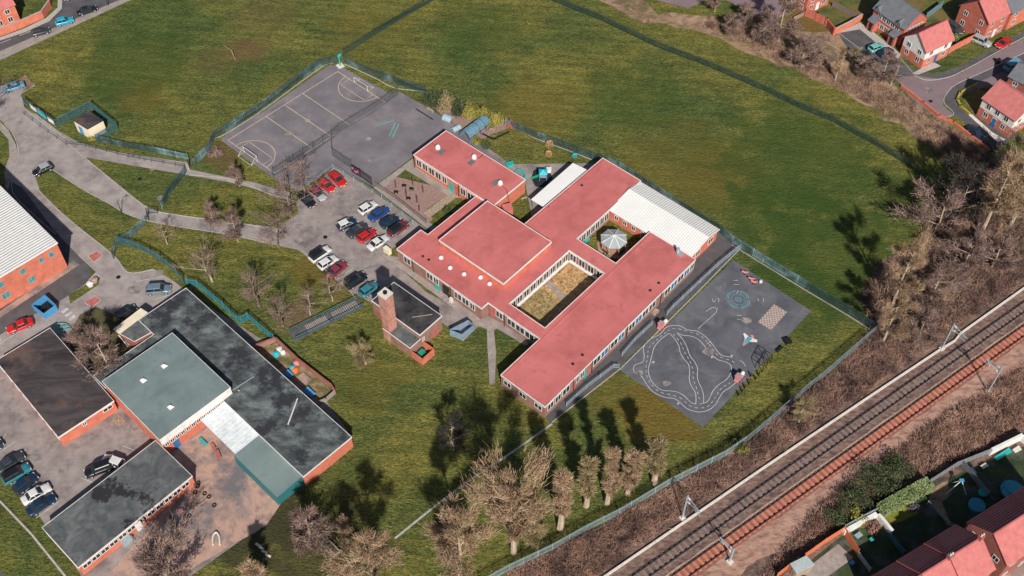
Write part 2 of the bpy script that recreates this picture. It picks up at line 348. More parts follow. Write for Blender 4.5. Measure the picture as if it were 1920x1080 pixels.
# --- left access drive
struct('drive', [(-120, 195), (0, 160), (25, 158), (50, 150), (66, 160), (40, 176), (45, 200), (85, 232), (128, 268), (200, 328), (268, 383), (300, 398), (440, 418), (520, 428), (560, 436), (566, 470), (500, 456), (430, 440), (300, 419),
        (240, 402), (205, 382), (150, 352), (98, 318), (74, 316), (66, 330), (75, 358), (130, 412), (212, 478), (242, 512), (290, 505), (330, 530), (350, 548), (250, 592), (200, 640), (160, 640), (40, 700), (-200, 780), (-200, 640), (0, 600), (150, 540), (180, 510),
        (90, 430), (28, 372), (20, 330), (30, 300), (32, 270), (18, 240), (0, 225), (-120, 190)], TARL)
struct('left_pavement', [(0, 228), (16, 244), (30, 272), (34, 300), (24, 330), (24, 372), (10, 350), (8, 320), (18, 292), (16, 262), (0, 244)], PAVE)
m = MB(); ribbon(m, smooth_line(PP([(8, 232), (25, 252), (35, 280), (34, 300), (27, 320), (24, 360), (60, 400), (105, 440)])), .16, .12)
tag(m.build('kerb', KERB), 'x', 'x'); k = C.objects['kerb']; del k['label']; del k['category']; k['kind'] = 'structure'
struct('footpath', [(44, 206), (68, 214), (110, 246), (150, 268), (200, 282), (352, 305), (356, 318), (440, 335), (475, 342), (545, 362), (540, 374), (470, 352), (430, 342), (350, 328), (200, 302), (140, 292), (120, 272), (84, 240)], TARL)
struct('gravel_verge', [(30, 150), (48, 140), (66, 158), (56, 166), (36, 175), (48, 162)], SOIL, .25, 1)
# --- main car park and the lane beside the school
struct('car_park', [(555, 380), (626, 313), (660, 332), (800, 430), (742, 462), (722, 478), (800, 548), (905, 604), (868, 640), (838, 612), (742, 540), (700, 570), (655, 545), (560, 470), (520, 455), (530, 420), (560, 400)], TARC)
struct('school_path', [(716, 478), (746, 482), (830, 545), (906, 602), (940, 612), (925, 620), (896, 612)], PAVE)
struct('playground_path', [(700, 352), (776, 296), (792, 312), (882, 372), (870, 385), (760, 318), (716, 356), (860, 455), (800, 428)], PAVE)
struct('garden_path', [(912, 598), (924, 598), (930, 660), (928, 718), (918, 722), (914, 650)], PAVE)
struct('path_by_link', [(905, 585), (930, 600), (1000, 640), (985, 648), (925, 612), (900, 604)], TARC)
# --- courts
Z[0] = .016
struct('ball_court', [(618, 122), (640, 125), (735, 178), (740, 172), (750, 182), (512, 332), (500, 325), (414, 263), (430, 248), (495, 208)], COURT)
struct('school_playground', [(735, 178), (748, 172), (800, 200), (860, 240), (905, 270), (985, 345), (925, 385), (780, 290), (700, 350), (626, 312), (560, 360), (510, 332), (636, 252)], COURT)
struct('garden_tarmac', [(862, 238), (880, 240), (888, 258), (957, 308), (1115, 306), (1130, 330), (1000, 420), (985, 345), (905, 275)], TARC)
struct('gravel_corner', [(800, 190), (850, 205), (900, 212), (955, 228), (955, 240), (900, 262), (860, 238), (830, 218)], BARK, .2, 1)
struct('bark_play_area', [(706, 350), (736, 330), (826, 352), (870, 372), (838, 395), (800, 420)], BARK)
struct('safety_surface', [(1000, 320), (1012, 314), (1030, 318), (1036, 335), (1020, 352), (1004, 350), (996, 335)], SAFETY)
struct('courtyard_lawn', [(800, 392), (832, 370), (880, 372), (868, 392), (818, 422)], GRASS)
# --- east playground
Z[0] = .004
struct('east_playground', [(1375, 488), (1521, 583), (1318, 801), (1160, 692), (1248, 612)], PLAY)
struct('tarmac_strip', [(1030, 794), (1160, 690), (1392, 462), (1352, 432), (1320, 445), (1296, 496), (1225, 576), (1020, 770)], DARKT)
struct('courtyard_ground', [(930, 560), (1070, 455), (1150, 510), (1030, 625)], STRAW)
struct('courtyard_path', [(1013, 522), (1020, 515), (1062, 558), (1053, 564)], PAVE)
struct('weedy_courtyard_bed', [(966, 566), (1006, 530), (1052, 570), (1010, 612)], WEED, .1, 1)
struct('gazebo_garden', [(1070, 448), (1150, 385), (1240, 440), (1150, 505)], GRASS)
# --- lower-left site
Z[0] = .008
struct('lower_site_tarmac', [(-300, 800), (-60, 660), (150, 620), (262, 560), (350, 548), (560, 680), (660, 820), (545, 925), (470, 1000), (330, 1100), (130, 1100), (0, 948), (-300, 900)], TARC)
struct('bleached_yard', [(330, 850), (400, 790), (440, 850), (535, 930), (500, 985), (300, 1100), (180, 1100), (370, 900)], PEACH, .15)
struct('lower_verge', [(-300, 960), (0, 880), (60, 945), (85, 985), (150, 1075), (190, 1200), (-300, 1200)], GRASS)
struct('lane', [(-300, 1000), (-100, 960), (55, 1130), (-300, 1200)], DARKT)
struct('yard_lawn', [(120, 640), (150, 590), (180, 575), (250, 605), (240, 660), (178, 700)], nmat('muddy_lawn', [(.06, .06, .03), (.12, .10, .05)], scale=.6, detail=8))
struct('gym_apron', [(-60, 600), (20, 340), (42, 352), (100, 430), (172, 506), (164, 530), (120, 560), (60, 592), (0, 628)], DARKT)
struct('gym_verge', [(130, 552), (172, 528), (188, 520), (184, 534), (132, 570)], GRASS, .1)
struct('orange_paving', [(124, 498), (136, 488), (150, 496), (60, 556), (0, 596), (0, 584)], PEACH)
# --- new estate, top right
Z[0] = .0
struct('estate_gardens', [(1470, -20), (1500, 20), (1560, 62), (1612, 40), (1700, 100), (1735, 40), (1840, 68), (1920, 20), (1920, -60), (1470, -60)], nmat('garden_lawn', [(.05, .07, .02), (.13, .14, .035)], scale=.5, detail=8, big=(.2, (.17, .12, .04), .48, .56)))
struct('estate_street', [(1700, 168), (1762, 150), (1860, 130), (1990, 40), (1990, -80), (1850, -60), (2200, -60), (2200, 160), (1960, 125), (1850, 162), (1770, 190), (1768, 198), (1788, 215), (1765, 224), (1740, 214), (1690, 165)], PINKT)
struct('estate_road', [(1716, 142), (1762, 148), (1800, 138), (1960, 50), (2100, -20), (2100, 40), (1930, 95), (1800, 158), (1770, 190), (1700, 168), (1670, 140)], PINKT)
struct('estate_parking', [(1542, 75), (1572, 60), (1610, 50), (1690, 110), (1716, 142), (1680, 146), (1600, 108)], DARKT)
struct('estate_pavement', [(1716, 142), (1690, 112), (1725, 138), (1760, 138), (1800, 124), (1960, 36), (1960, 48), (1800, 136), (1764, 148)], DARKT)
struct('corner_pavement', [(1930, 96), (1790, 160), (1770, 184), (1772, 196), (1788, 214), (1850, 262), (1862, 280), (1900, 262), (1822, 212), (1800, 196), (1800, 172), (1830, 156), (1940, 108)], DARKT)
struct('house_path', [(1572, 62), (1612, 42), (1640, 62), (1690, 102), (1684, 110), (1640, 78), (1612, 55)], KERB)
struct('doorstep_path', [(1710, 138), (1750, 116), (1764, 124), (1722, 140)], KERB)
struct('soil_margin', [(1090, -20), (1190, -20), (1235, 25), (1330, 30), (1440, 60), (1570, 60), (1600, 110), (1690, 165), (1765, 225), (1850, 275), (1850, 330), (1790, 370), (1800, 420), (1740, 420), (1800, 330), (1690, 235), (1560, 165), (1440, 110), (1300, 50), (1190, 40)], SOIL, 1.1, 3)
struct('estate_back_road', [(1230, 0), (1290, 16), (1345, -10), (1345, -60), (1230, -60)], PINKT)
struct('estate_back_path', [(1360, 0), (1440, 42), (1475, 25), (1440, -30), (1340, -60)], PINKT)
# --- railway
Z[0] = .0
struct('embankment_ground', [(930, 1120), (955, 1068), (1035, 1030), (1130, 985), (1250, 905), (1395, 830), (1490, 742), (1540, 712), (1602, 650), (1640, 600), (1610, 560), (1640, 500), (1700, 470), (1760, 410), (1830, 300), (2000, 290), (2100, 400), (2050, 900), (1500, 1200), (930, 1200)], SCRUBG, .5, 3)
RD = (P(1440, 902.7)-P(1186.7, 1080)).normalized(); RN = Vector((-RD.y, RD.x, 0))   # along the track; RN to the field side
RO = P(1440, 913)
def rp(s, t): return RO+RD*s+RN*t
def rt(x, y):
    q = P(x, y)-RO; return q.dot(RD), q.dot(RN)
t_white = rt(1440, 872.5)[1]; t_low = rt(1440, 1035)[1]
S0, S1 = -60, 150
m = MB()
zr = layer(); nseg = 60
m.sheet([[rp(S0+(S1-S0)*i/nseg, t_low+random.uniform(-.4, .4)) for i in range(nseg+1)]+[rp(S1-(S1-S0)*i/nseg, t_white+.3) for i in range(nseg+1)]], zr)
o = m.build('ballast_bed', BALL); o['kind'] = 'structure'

def track(tc, name, sm, label):
    t = thing(name, label, 'railway track', rp(40, tc), 'railway tracks')
    for sgn in (-1, 1):
        r = MB()
        for s0 in range(S0, S1, 10): 
            a = rp(s0, tc+sgn*.76); b = rp(s0+10, tc+sgn*.76)
            r.bar(a+Vector((0, 0, .27)), b+Vector((0, 0, .24)), .11, .14)
        r.build('rail', STEEL, t)
    n = int((S1-S0)/1.0); far = MB()
    lo, hi = 35, 35+100
    proto = None
    for i in range(n):
        s = S0+i*1.0; c = rp(s, tc); vis = -10 < s < 86
        if vis:
            if proto is None:
                b = MB(); b.box(Vector((0, 0)), .5, 2.1, .03, .17, math.atan2(RD.y, RD.x))
                proto = b.build('sleeper', sm); proto.parent = t; q = proto
            else:
                q = proto.copy(); C.objects.link(q); q.parent = t
            q.location = Vector((c.x, c.y, 0))-t.location
        else: far.box(c, .5, 2.1, .03, .17, math.atan2(RD.y, RD.x))
    f = far.build('far_sleepers', sm, t); f['kind'] = 'stuff'
    return t
t1 = (rt(1440, 903)[1]+rt(1440, 926)[1])/2; t2 = (rt(1440, 950)[1]+rt(1440, 979)[1])/2
track(t1, 'railway_track', SLEEP, 'railway track with grey-brown sleepers, nearer the white cable trough')
track(t2, 'railway_track', SLEEPR, 'railway track with rust-red sleepers, nearer the terraced houses')
m = MB(); z2 = layer()
m.sheet([[rp(s, t2-1.25+random.uniform(-.05, .05)) for s in range(S0, S1, 3)]+[rp(s, t2+1.25) for s in range(S1, S0, -3)]], z2)
o = m.build('rusty_ballast', RUSTB); o['kind'] = 'structure'
m = MB(); z3 = layer(); m.sheet([[rp(s, t_low-.4+random.uniform(-.7, .7)) for s in range(S0, S1, 2)]+[rp(s, t2-1.3+random.uniform(-.15, .15)) for s in range(S1, S0, -2)]], z3)
o = m.build('ballast_shoulder', nmat('salmon_ballast', [(.22, .125, .10), (.40, .235, .18), (.50, .32, .25)], scale=1.2, detail=12, bump=.08, bscale=5, stretch=(.5, 1, 1), rot=R(-41))); o['kind'] = 'structure'
m = MB(); z2 = layer(); tm = (t1+t2)/2
ribbon(m, [rp(s, tm-.45+random.uniform(-.1, .1)) for s in range(S0, S1, 2)], .35, z2)
o = m.build('cess_path', nmat('pale_grit', [(.36, .27, .21), (.5, .40, .31)], scale=1.5, detail=8)); o['kind'] = 'structure'
m = MB(); wl = PP([(1000, 1175), (1136.7, 1080), (1440, 872.5), (1640, 738), (1765, 655), (1790, 640), (1800, 627), (1812, 618), (1920, 541), (2020, 470)])
for a, b in zip(wl, wl[1:]): m.bar(a+Vector((0, 0, .2)), b+Vector((0, 0, .2)), .3, .35)
tag(m.build('cable_trough', CONC), 'long white concrete cable trough running along the railway', 'cable trough')

# ================================================================ painted markings
def marking(name, mb, mat): o = mb.build(name, mat); o['kind'] = 'structure'; return o
Z[0] = .052; zL = layer()
A_, B_, C_, D_ = PP([(633.3, 134.3), (722.3, 192.3), (515, 325), (427.7, 263.3)])
def cq(s, t):   # s along the length from the north end, t across from the west side
    return (A_*(1-s)+D_*s)*(1-t)+(B_*(1-s)+C_*s)*t
m = MB(); lw = .16
ribbon(m, [cq(0, 0), cq(1, 0)], lw, zL); ribbon(m, [cq(0, 1), cq(1, 1)], lw, zL)
for s in (0, .333, .5, .667, 1): ribbon(m, [cq(s, 0), cq(s, 1)], lw, zL+.0015)
for e, sg in ((0, 1), (1, -1)):
    ribbon(m, [cq(e+sg*.16*math.sin(math.pi*k/24), .5-.33*math.cos(math.pi*k/24)) for k in range(25)], lw, zL+.003)
    ribbon(m, [cq(e, .25), cq(e+sg*.085, .25), cq(e+sg*.085, .75), cq(e, .75)], lw*.8, zL+.003)
ribbon(m, [cq(.5+.014*math.cos(k/16*6.283), .5+.028*math.sin(k/16*6.283)) for k in range(16)], lw*.8, zL+.003, True)
marking('court_lines', m, LINEY)
m = MB(); za = layer()+.004
ribbon(m, PP([(704, 236), (738, 226)]), .25, za); ribbon(m, PP([(703, 232), (738, 222)]), .1, za); ribbon(m, PP([(741, 231), (730, 256)]), .25, za); ribbon(m, PP([(748, 232), (736, 258)]), .25, za)
marking('teal_court_marks', m, LINET)
# road loop of the east playground
def crop(pts): return [P(1140+a/4.5, 560+b/4.5) for a, b in pts]
zP = layer(); m = MB()
outer = crop([(480, 250), (520, 232), (570, 227), (620, 236), (665, 262), (745, 275), (800, 305), (850, 350), (890, 400), (930, 455), (965, 482), (1010, 490), (1050, 500)])
left = crop([(480, 250), (440, 300), (370, 335), (325, 370), (298, 420), (305, 480), (298, 530), (265, 548), (228, 560), (213, 595), (228, 625), (275, 650), (305, 690), (340, 745), (385, 790), (440, 820), (500, 838), (560, 845), (610, 880), (660, 925), (720, 950), (780, 957), (850, 940), (905, 895), (940, 835), (975, 785), (1030, 750), (1078, 710)])
inner1 = crop([(520, 292), (470, 325), (425, 365), (388, 415), (370, 480), (355, 540), (340, 590), (345, 645), (370, 700), (410, 745), (460, 775), (530, 780), (590, 792), (640, 820), (685, 865), (715, 885), (740, 890)])
mid1 = crop([(525, 300), (570, 350), (600, 410), (610, 460), (640, 510), (680, 560), (688, 620), (685, 680), (700, 735), (735, 790), (742, 850), (740, 890)])
mid2 = crop([(580, 290), (630, 345), (665, 410), (690, 480), (730, 535), (755, 590), (752, 650), (762, 700), (790, 760), (805, 820), (806, 885)])
right = crop([(585, 290), (630, 310), (700, 318), (760, 345), (805, 390), (845, 440), (890, 490), (935, 520), (990, 535), (1030, 560), (1042, 600), (1025, 650), (990, 690), (930, 730), (885, 780), (860, 835), (830, 875), (775, 888)])
for l in (outer, left, inner1, mid1, mid2, right): ribbon(m, smooth_line(l, 4), .11, zP); zP += .0008
for l in ([(500, 275), (560, 252), (640, 268), (720, 290), (790, 322), (860, 395), (905, 460), (960, 500), (1040, 525), (1090, 560)],
          [(490, 285), (410, 350), (345, 420), (335, 490), (320, 580), (330, 660), (370, 730), (440, 790), (540, 815), (620, 845), (690, 905), (770, 925), (850, 905), (900, 840), (950, 765), (1030, 710)],
          [(550, 300), (610, 370), (640, 440), (690, 530), (715, 600), (720, 680), (750, 770), (770, 850)]):
    dashes(m, smooth_line(crop(l), 4), .1, zP, .55, .5); zP += .0008
ribbon(m, crop([(1110, 522), (1140, 540), (1162, 575)]), .1, zP); ribbon(m, crop([(835, 385), (865, 362)]), .1, zP)
for x, y in ((385, 538), (880, 495), (595, 887), (1045, 485)):
    q = crop([(x-12, y+10), (x+12, y), (x-8, y-12)]); m.poly([Vector((v.x, v.y, zP)) for v in q])
marking('playground_road_lines', m, LINEW)
def crop2(pts): return [P(1250+a/4.5, 420+b/4.5) for a, b in pts]
m = MB(); zc = layer()+.004; c0 = crop2([(603, 638)])[0]
def arc(r, a0, a1, n=30): return [c0+Vector((math.cos(a0+(a1-a0)*k/n), math.sin(a0+(a1-a0)*k/n), 0))*r for k in range(n+1)]
for r in (2.05, 1.75, 1.25, .5, .2):
    for q in range(4): ribbon(m, arc(r, q*1.571+.12, q*1.571+1.45), .13 if r > 1.7 else .1, zc)
for a in range(8): ribbon(m, [c0+Vector((math.cos(a*.785), math.sin(a*.785), 0))*.3, c0+Vector((math.cos(a*.785), math.sin(a*.785), 0))*.75], .05, zc+.0012)
marking('target_rings', m, LINEB)
m = MB()
for a, b in (((558, 477), (603, 478)), ((563, 512), (610, 513)), ((385, 630), (392, 660)), ((400, 662), (412, 640)), ((420, 632), (440, 630)), ((440, 630), (438, 662)), ((595, 805), (650, 807)), ((590, 770), (630, 775)), ((812, 625), (818, 655)), ((770, 630), (775, 650)), ((330, 740), (385, 705)), ((385, 705), (428, 715)), ((428, 715), (415, 750)), ((415, 750), (265, 885)), ((590, 590), (602, 560))):
    ribbon(m, crop2([a, b]), .1, zc)
marking('faded_game_marks', m, LINEW)
# hopscotch grid
hp = crop2([(905, 678), (1015, 745), (880, 897), (768, 828)]); m = MB(); m.sheet([hp], zc); marking('grid_panel', m, pmat('sand_paint', (.46, .36, .32), .8))
m = MB(); md = MB(); nn, mm_ = 9, 14
for i in range(nn):
    for j in range(mm_):
        def gp(s, t): return ((hp[0]*(1-s)+hp[1]*s)*(1-t)+(hp[3]*(1-s)+hp[2]*s)*t)
        tgt = m if (i*7+j*3) % 2 else md
        tgt.poly([Vector((v.x, v.y, zc+.004)) for v in (gp((i+.18)/nn, (j+.18)/mm_), gp((i+.18)/nn, (j+.75)/mm_), gp((i+.75)/nn, (j+.75)/mm_), gp((i+.75)/nn, (j+.18)/mm_))])
marking('grid_squares', m, DARKT)
# painted rocket
m = MB(); m.poly([Vector((v.x, v.y, zc)) for v in crop2([(655, 920), (690, 950), (720, 962), (765, 982), (762, 1000), (700, 995), (665, 1010), (650, 990), (660, 965), (645, 930)])]); marking('rocket_fins', m, WHITE)
m = MB(); m.poly([Vector((v.x, v.y, zc+.004)) for v in crop2([(690, 945), (722, 970), (690, 1005), (655, 1025), (640, 1020), (650, 985)])]); marking('rocket_body', m, LINEB)
m = MB(); m.poly([Vector((v.x, v.y, zc+.008)) for v in crop2([(655, 1000), (668, 1015), (655, 1028), (640, 1030), (640, 1015)])]); m.poly([Vector((v.x, v.y, zc+.008)) for v in crop2([(700, 935), (730, 940), (738, 962), (722, 965)])]); marking('rocket_tips', m, PINKP)
# ground paint on the left drive
m = MB()
for q in ([(165, 480), (182, 471), (193, 479), (176, 492)], [(158, 567), (178, 555), (190, 563), (172, 577)]): m.sheet([PP(q)], layer())
marking('red_road_panels', m, REDP)
m = MB(); zq = layer()
for q in ([(165, 480), (182, 471), (193, 479), (176, 492)], [(158, 567), (178, 555), (190, 563), (172, 577)]): ribbon(m, PP(q), .14, zq, True)
for q in ([(114, 585), (126, 577), (130, 580), (118, 588)], [(121, 592), (133, 584), (137, 587), (125, 595)], [(129, 599), (139, 590), (143, 594), (132, 602)]): m.sheet([PP(q)], zq)
for a, b in (((256, 528), (305, 519)), ((288, 562), (320, 553)), ((0, 645), (68, 602)), ((0, 632), (4, 646)), ((0, 832), (12, 813)), ((0, 848), (28, 829)), ((230, 836), (253, 845)), ((152, 896), (175, 905)), ((68, 972), (118, 935)), ((633, 524), (662, 503)), ((34, 853), (50, 843)), ((50, 868), (58, 861))): ribbon(m, PP([a, b]), .11, zq+.001)
marking('parking_lines', m, LINEW)
m = MB(); xb = PP([(212, 788), (222, 779), (234, 790), (224, 799)]); ribbon(m, xb, .12, zq, True); ribbon(m, [xb[0], xb[2]], .1, zq+.0015); ribbon(m, [xb[1], xb[3]], .1, zq+.003); marking('hatched_box', m, pmat('amber_paint', (.55, .36, .14), .7))
m = MB()
dashes(m, PP([(0, 82), (30, 70), (60, 58)]), .15, zq, 2.5, 2); marking('street_centre_line', m, LINEW)
m = MB(); zz = .066; rr = random.Random(12)
for x, y, r in ((247, 292, .8), (272, 300, .6), (255, 308, .9), (285, 318, .5), (300, 372, .9), (560, 452, .9), (640, 420, 1.1), (560, 425, .7), (690, 500, .8), (250, 545, 1.2), (300, 510, .8), (60, 860, 1.3), (120, 880, 1.0), (255, 800, 1.1), (160, 940, .8), (700, 300, 1.2), (690, 262, .9), (540, 250, 1.1), (1250, 720, .8), (1330, 660, 1.1), (1400, 600, .9), (1200, 700, .8), (1740, 170, 1.2)):
    c = P(x, y); m.poly([Vector((c.x+math.cos(a*.785)*r*rr.uniform(.6, 1.2), c.y+math.sin(a*.785)*r*rr.uniform(.5, 1), zz)) for a in range(8)]); zz += .0003
marking('tarmac_patches', m, nmat('patch_tarmac', [(.11, .10, .105), (.24, .215, .21), (.36, .32, .31)], scale=.6, detail=9))
m = MB()
for a, b in [((712, 375), (672, 400)), ((732, 392), (690, 416)), ((752, 408), (710, 433)), ((668, 405), (628, 430)), ((686, 416), (648, 442)), ((706, 428), (668, 452)), ((728, 440), (690, 466)), ((618, 462), (578, 488)), ((634, 480), (596, 504)), ((650, 494), (612, 518)), ((596, 332), (628, 360)), ((578, 346), (610, 374))]: ribbon(m, PP([a, b]), .09, .064)
marking('car_park_bay_lines', m, nmat('worn_white_paint', [(.26, .24, .23), (.48, .46, .44)], scale=1.2, detail=8))
def kerb(pts, label=None, w=.14, h=.1, sm=True, mat=None):
    m = MB(); p = PP(pts); p = smooth_line(p, 5) if sm else p
    for a, b in zip(p, p[1:]): m.bar(a+Vector((0, 0, h/2)), b+Vector((0, 0, h/2)), w, h)
    o = m.build('kerb', mat or KERB); o['kind'] = 'structure'; return o
kerb([(1716, 142), (1735, 150), (1764, 148), (1800, 136), (1880, 92), (1960, 48)])
kerb([(1940, 90), (1850, 132), (1790, 160), (1771, 182), (1772, 196), (1788, 213), (1768, 223)])
kerb([(44, 203), (85, 236), (128, 270), (200, 330), (268, 384), (300, 398), (440, 418), (520, 428)])
kerb([(500, 456), (430, 440), (300, 419), (240, 402), (205, 382), (150, 352), (98, 318), (82, 312), (68, 320)])
kerb([(60, 320), (72, 356), (130, 412), (212, 478), (240, 511), (288, 505)])
kerb([(624, 119), (600, 128), (495, 205), (425, 250), (400, 262), (390, 285)])
kerb([(645, 120), (700, 145), (740, 165), (795, 172), (800, 180)]); kerb([(1035, 792), (1165, 690), (1300, 556), (1392, 462)], sm=False)
kerb([(555, 378), (500, 362), (440, 337), (355, 328)]); kerb([(955, 236), (1010, 262), (1060, 280), (1110, 300)])
kerb([(0, 940), (60, 1003), (130, 1090)], sm=False, w=.3); kerb([(880, 900), (960, 848), (1035, 795)], w=.3); kerb([(740, 1010), (815, 950), (880, 900)], w=.3)
kerb([(1542, 75), (1600, 110), (1675, 165)], w=.12); kerb([(1572, 62), (1650, 120)], w=.1); kerb([(1690, 112), (1716, 142)])
kerb([(566, 470), (620, 515), (655, 545), (668, 562)]); kerb([(1372, 459), (1430, 495), (1515, 547), (1592, 593), (1640, 624)], w=.22, h=.05, mat=PAVE)

# ================================================================ building helpers
def ccw(p): return p if area(p) > 0 else list(reversed(p))
def edge_n(p, q): d = (q-p); d.z = 0; d.normalize(); return Vector((d.y, -d.x, 0))
def window(par, p, q, z0, z1, bars=2, pane=None, frame=None, proud=.06, name='window', horiz=False):
    """p, q: ends on the wall line, outside to the right of p->q"""
    p = Vector((p.x, p.y, 0)); q = Vector((q.x, q.y, 0)); n = edge_n(p, q); d = (q-p).normalized(); o = n*proud/2; t = .09
    m = MB()
    for z in (z0+t/2, z1-t/2): m.bar(p+o+Vector((0, 0, z)), q+o+Vector((0, 0, z)), proud, t)
    L_ = (q-p).length
    for k in range(bars+1):
        s = t/2+(L_-t)*k/bars
        m.bar(p+d*s+o+Vector((0, 0, z0+t)), p+d*s+o+Vector((0, 0, z1-t)), t, proud, up=n)
    f = m.build(name, frame or WHITE, par)
    g = MB(); o1 = n*.004; o2 = n*proud*.45
    a, b = p+d*.02, q-d*.02
    g.hexa([a+o1+Vector((0, 0, z0+.02)), b+o1+Vector((0, 0, z0+.02)), b+o2+Vector((0, 0, z0+.02)), a+o2+Vector((0, 0, z0+.02))],
           [a+o1+Vector((0, 0, z1-.02)), b+o1+Vector((0, 0, z1-.02)), b+o2+Vector((0, 0, z1-.02)), a+o2+Vector((0, 0, z1-.02))])
    g.build('pane', pane or GLASS, f); return f
def wins(par, p, q, spec, z0, z1, **kw):
    """spec: list of (start, end) metres along p->q"""
    d = (q-p); d.z = 0; d.normalize()
    for i, s in enumerate(spec):
        kk = dict(kw); 
        if len(s) > 2: kk['pane'] = s[2]
        window(par, p+d*s[0], p+d*s[1], z0, z1, **kk)
def row(L_, n, w, m=.6): return [(m+(L_-2*m-w)*k/max(1, n-1), m+(L_-2*m-w)*k/max(1, n-1)+w) for k in range(n)]
def door(par, p, q, s, w=1.0, h=2.1, mat=None):
    d = (q-p); d.z = 0; d.normalize(); n = edge_n(p, q); a = p+d*s; b = a+d*w; m = MB(); a = Vector((a.x, a.y, 0)); b = Vector((b.x, b.y, 0))
    m.bar(a+n*.04+Vector((0, 0, h/2+.02)), b+n*.04+Vector((0, 0, h/2+.02)), .07, h); o = m.build('door', mat or BLACK, par)
    k = MB(); k.box(b-d*.15+n*.1, .08, .08, .95, 1.08); k.build('handle', GALV, o); return o
def fascia(par, pts, z, h=.34, w=.07, mat=None, closed=True, name='fascia'):
    m = MB(); n = len(pts)
    for i in range(n if closed else n-1):
        a, b = pts[i], pts[(i+1) % n]; nn = edge_n(a, b); d = (b-a).normalized()
        a2 = Vector((a.x, a.y, z))+nn*(w/2+.003)-d*w; b2 = Vector((b.x, b.y, z))+nn*(w/2+.003)+d*w*.02
        m.bar(a2, b2, w, h)
    return m.build(name, mat or WHITE, par)
def flat_part(par, pts, z, wall, roof, fasc=WHITE, z0=0.0, fh=.34, kerb_=True, hole=None):
    pts = ccw(pts)
    m = MB(); n = len(pts)
    for lp in [pts]+([list(reversed(ccw(hole)))] if hole else []):
        for i in range(len(lp)):
            a, b = lp[i], lp[(i+1) % len(lp)]
            m.quad(Vector((a.x, a.y, z0)), Vector((b.x, b.y, z0)), Vector((b.x, b.y, z)), Vector((a.x, a.y, z)))
    m.build('wall', wall, par)
    r = MB(); loops = [pts]+([hole] if hole else []); r.sheet(loops, z+.06); r.sheet(loops, z-.05); ro = r.build('roof', roof, par)
    if fasc: 
        fascia(par, pts, z-.02, fh*.85, mat=fasc)
        if hole: fascia(par, list(reversed(ccw(hole))), z-.02, fh, mat=fasc)
    return ro
def pipes(par, p, q, ss, z, mat=None):
    d = (q-p); d.z = 0; d.normalize(); n = edge_n(p, q)
    for s in ss:
        m = MB(); c = p+d*s+n*.14; m.box(c, .11, .11, 0, z+.12); m.build('drainpipe', mat or BLACK, par)
def ang(u): return math.atan2(u.y, u.x)

# ================================================================ red-roofed school
U = (P(1305, 486, 3.2)-P(1021.7, 763.3, 3.2)).normalized(); V = Vector((-U.y, U.x, 0)); O3 = P(1021.7, 763.3, 3.2); O3 = Vector((O3.x, O3.y, 0))
def uv(a, b, z=0): q = O3+U*a+V*b; return Vector((q.x, q.y, z))
sch = thing('school_building', 'single-storey red brick school with flat red roofs around two courtyards', 'school', uv(20, 15))
main = [uv(*p) for p in [(0, 0), (42, 0), (42, 10.2), (31.8, 10.2), (31.8, 19.3), (41.7, 19.3), (51.5, 19.5), (51.6, 28.8), (27.6, 28.8), (27.6, 40.4), (14.5, 40.4), (14.5, 42.2), (8.3, 42.2), (8.3, 21.4), (10, 21.4), (10, 9.5), (0, 9.5)]]
holeB = [uv(*p) for p in [(12.2, 10.3), (28.7, 10.3), (28.7, 18.5), (12.2, 18.5)]]
flat_part(sch, main, 3.2, BRICKB, REDR, hole=holeB, fh=.42)
hall = [uv(*p) for p in [(13.9, 21.3), (26.9, 21.3), (26.9, 36.8), (13.9, 36.8)]]
flat_part(sch, hall, 4.9, BRICKO, REDR, z0=3.2, fh=.5)
nur = [uv(*p) for p in [(27.72, 36.2), (36.9, 36.2), (36.9, 57), (28, 57), (27.72, 57)]]
flat_part(sch, nur, 3.45, BRICKO, REDR, fh=.45)
m = MB()      # upstand lines of the felt roof
for a, b, z in (((31.2, .4), (31.2, 9.3), 0), ((0.4, 9.0), (41.6, 9.7), 0), ((34.6, 19.6), (34.6, 28.5), 0), ((15, 40.0), (27.2, 40.0), 0), ((28.9, 28.3), (51.2, 28.3), 0), ((32.2, 56.2), (28.2, 56.2), 0)):
    if z == 0 and a != (31.2, .4): m = MB(); m.bar(uv(*a, 3.3 if a[1] < 50 else 3.55), uv(*b, 3.3 if a[1] < 50 else 3.55), .22, .1); m.build('roof_upstand', REDR, sch)
# long south-east wall
p, q = uv(0, 0), uv(42, 0)
m = MB(); n = edge_n(p, q)
wins(sch, p, q, [(.7, 2.2), (2.6, 4.1), (4.5, 6.4), (7.6, 8.8), (9.1, 10.2), (12.6, 14.6), (14.7, 16.7, BGLASS), (17.3, 19.3), (19.4, 21.2, BGLASS), (22.4, 24.2), (24.3, 26.2, BGLASS), (26.3, 28.1), (28.2, 30.2), (32.8, 34.6), (34.7, 36.6, BGLASS), (36.8, 38.6), (38.7, 40.4, BGLASS), (40.5, 41.8)], 1.1, 2.85, bars=2)
for s in (7.0, 11.0): door(sch, p, q, s, 1.0, 2.4, REDP)
door(sch, p, q, 10.35, .55, 2.4, TEAL)
pipes(sch, p, q, (7.3, 12.2, 21.8, 31.6), 3.2)
p, q = uv(0, 9.5), uv(0, 0); wins(sch, p, q, row(9.5, 3, 1.6), 1.3, 2.6)
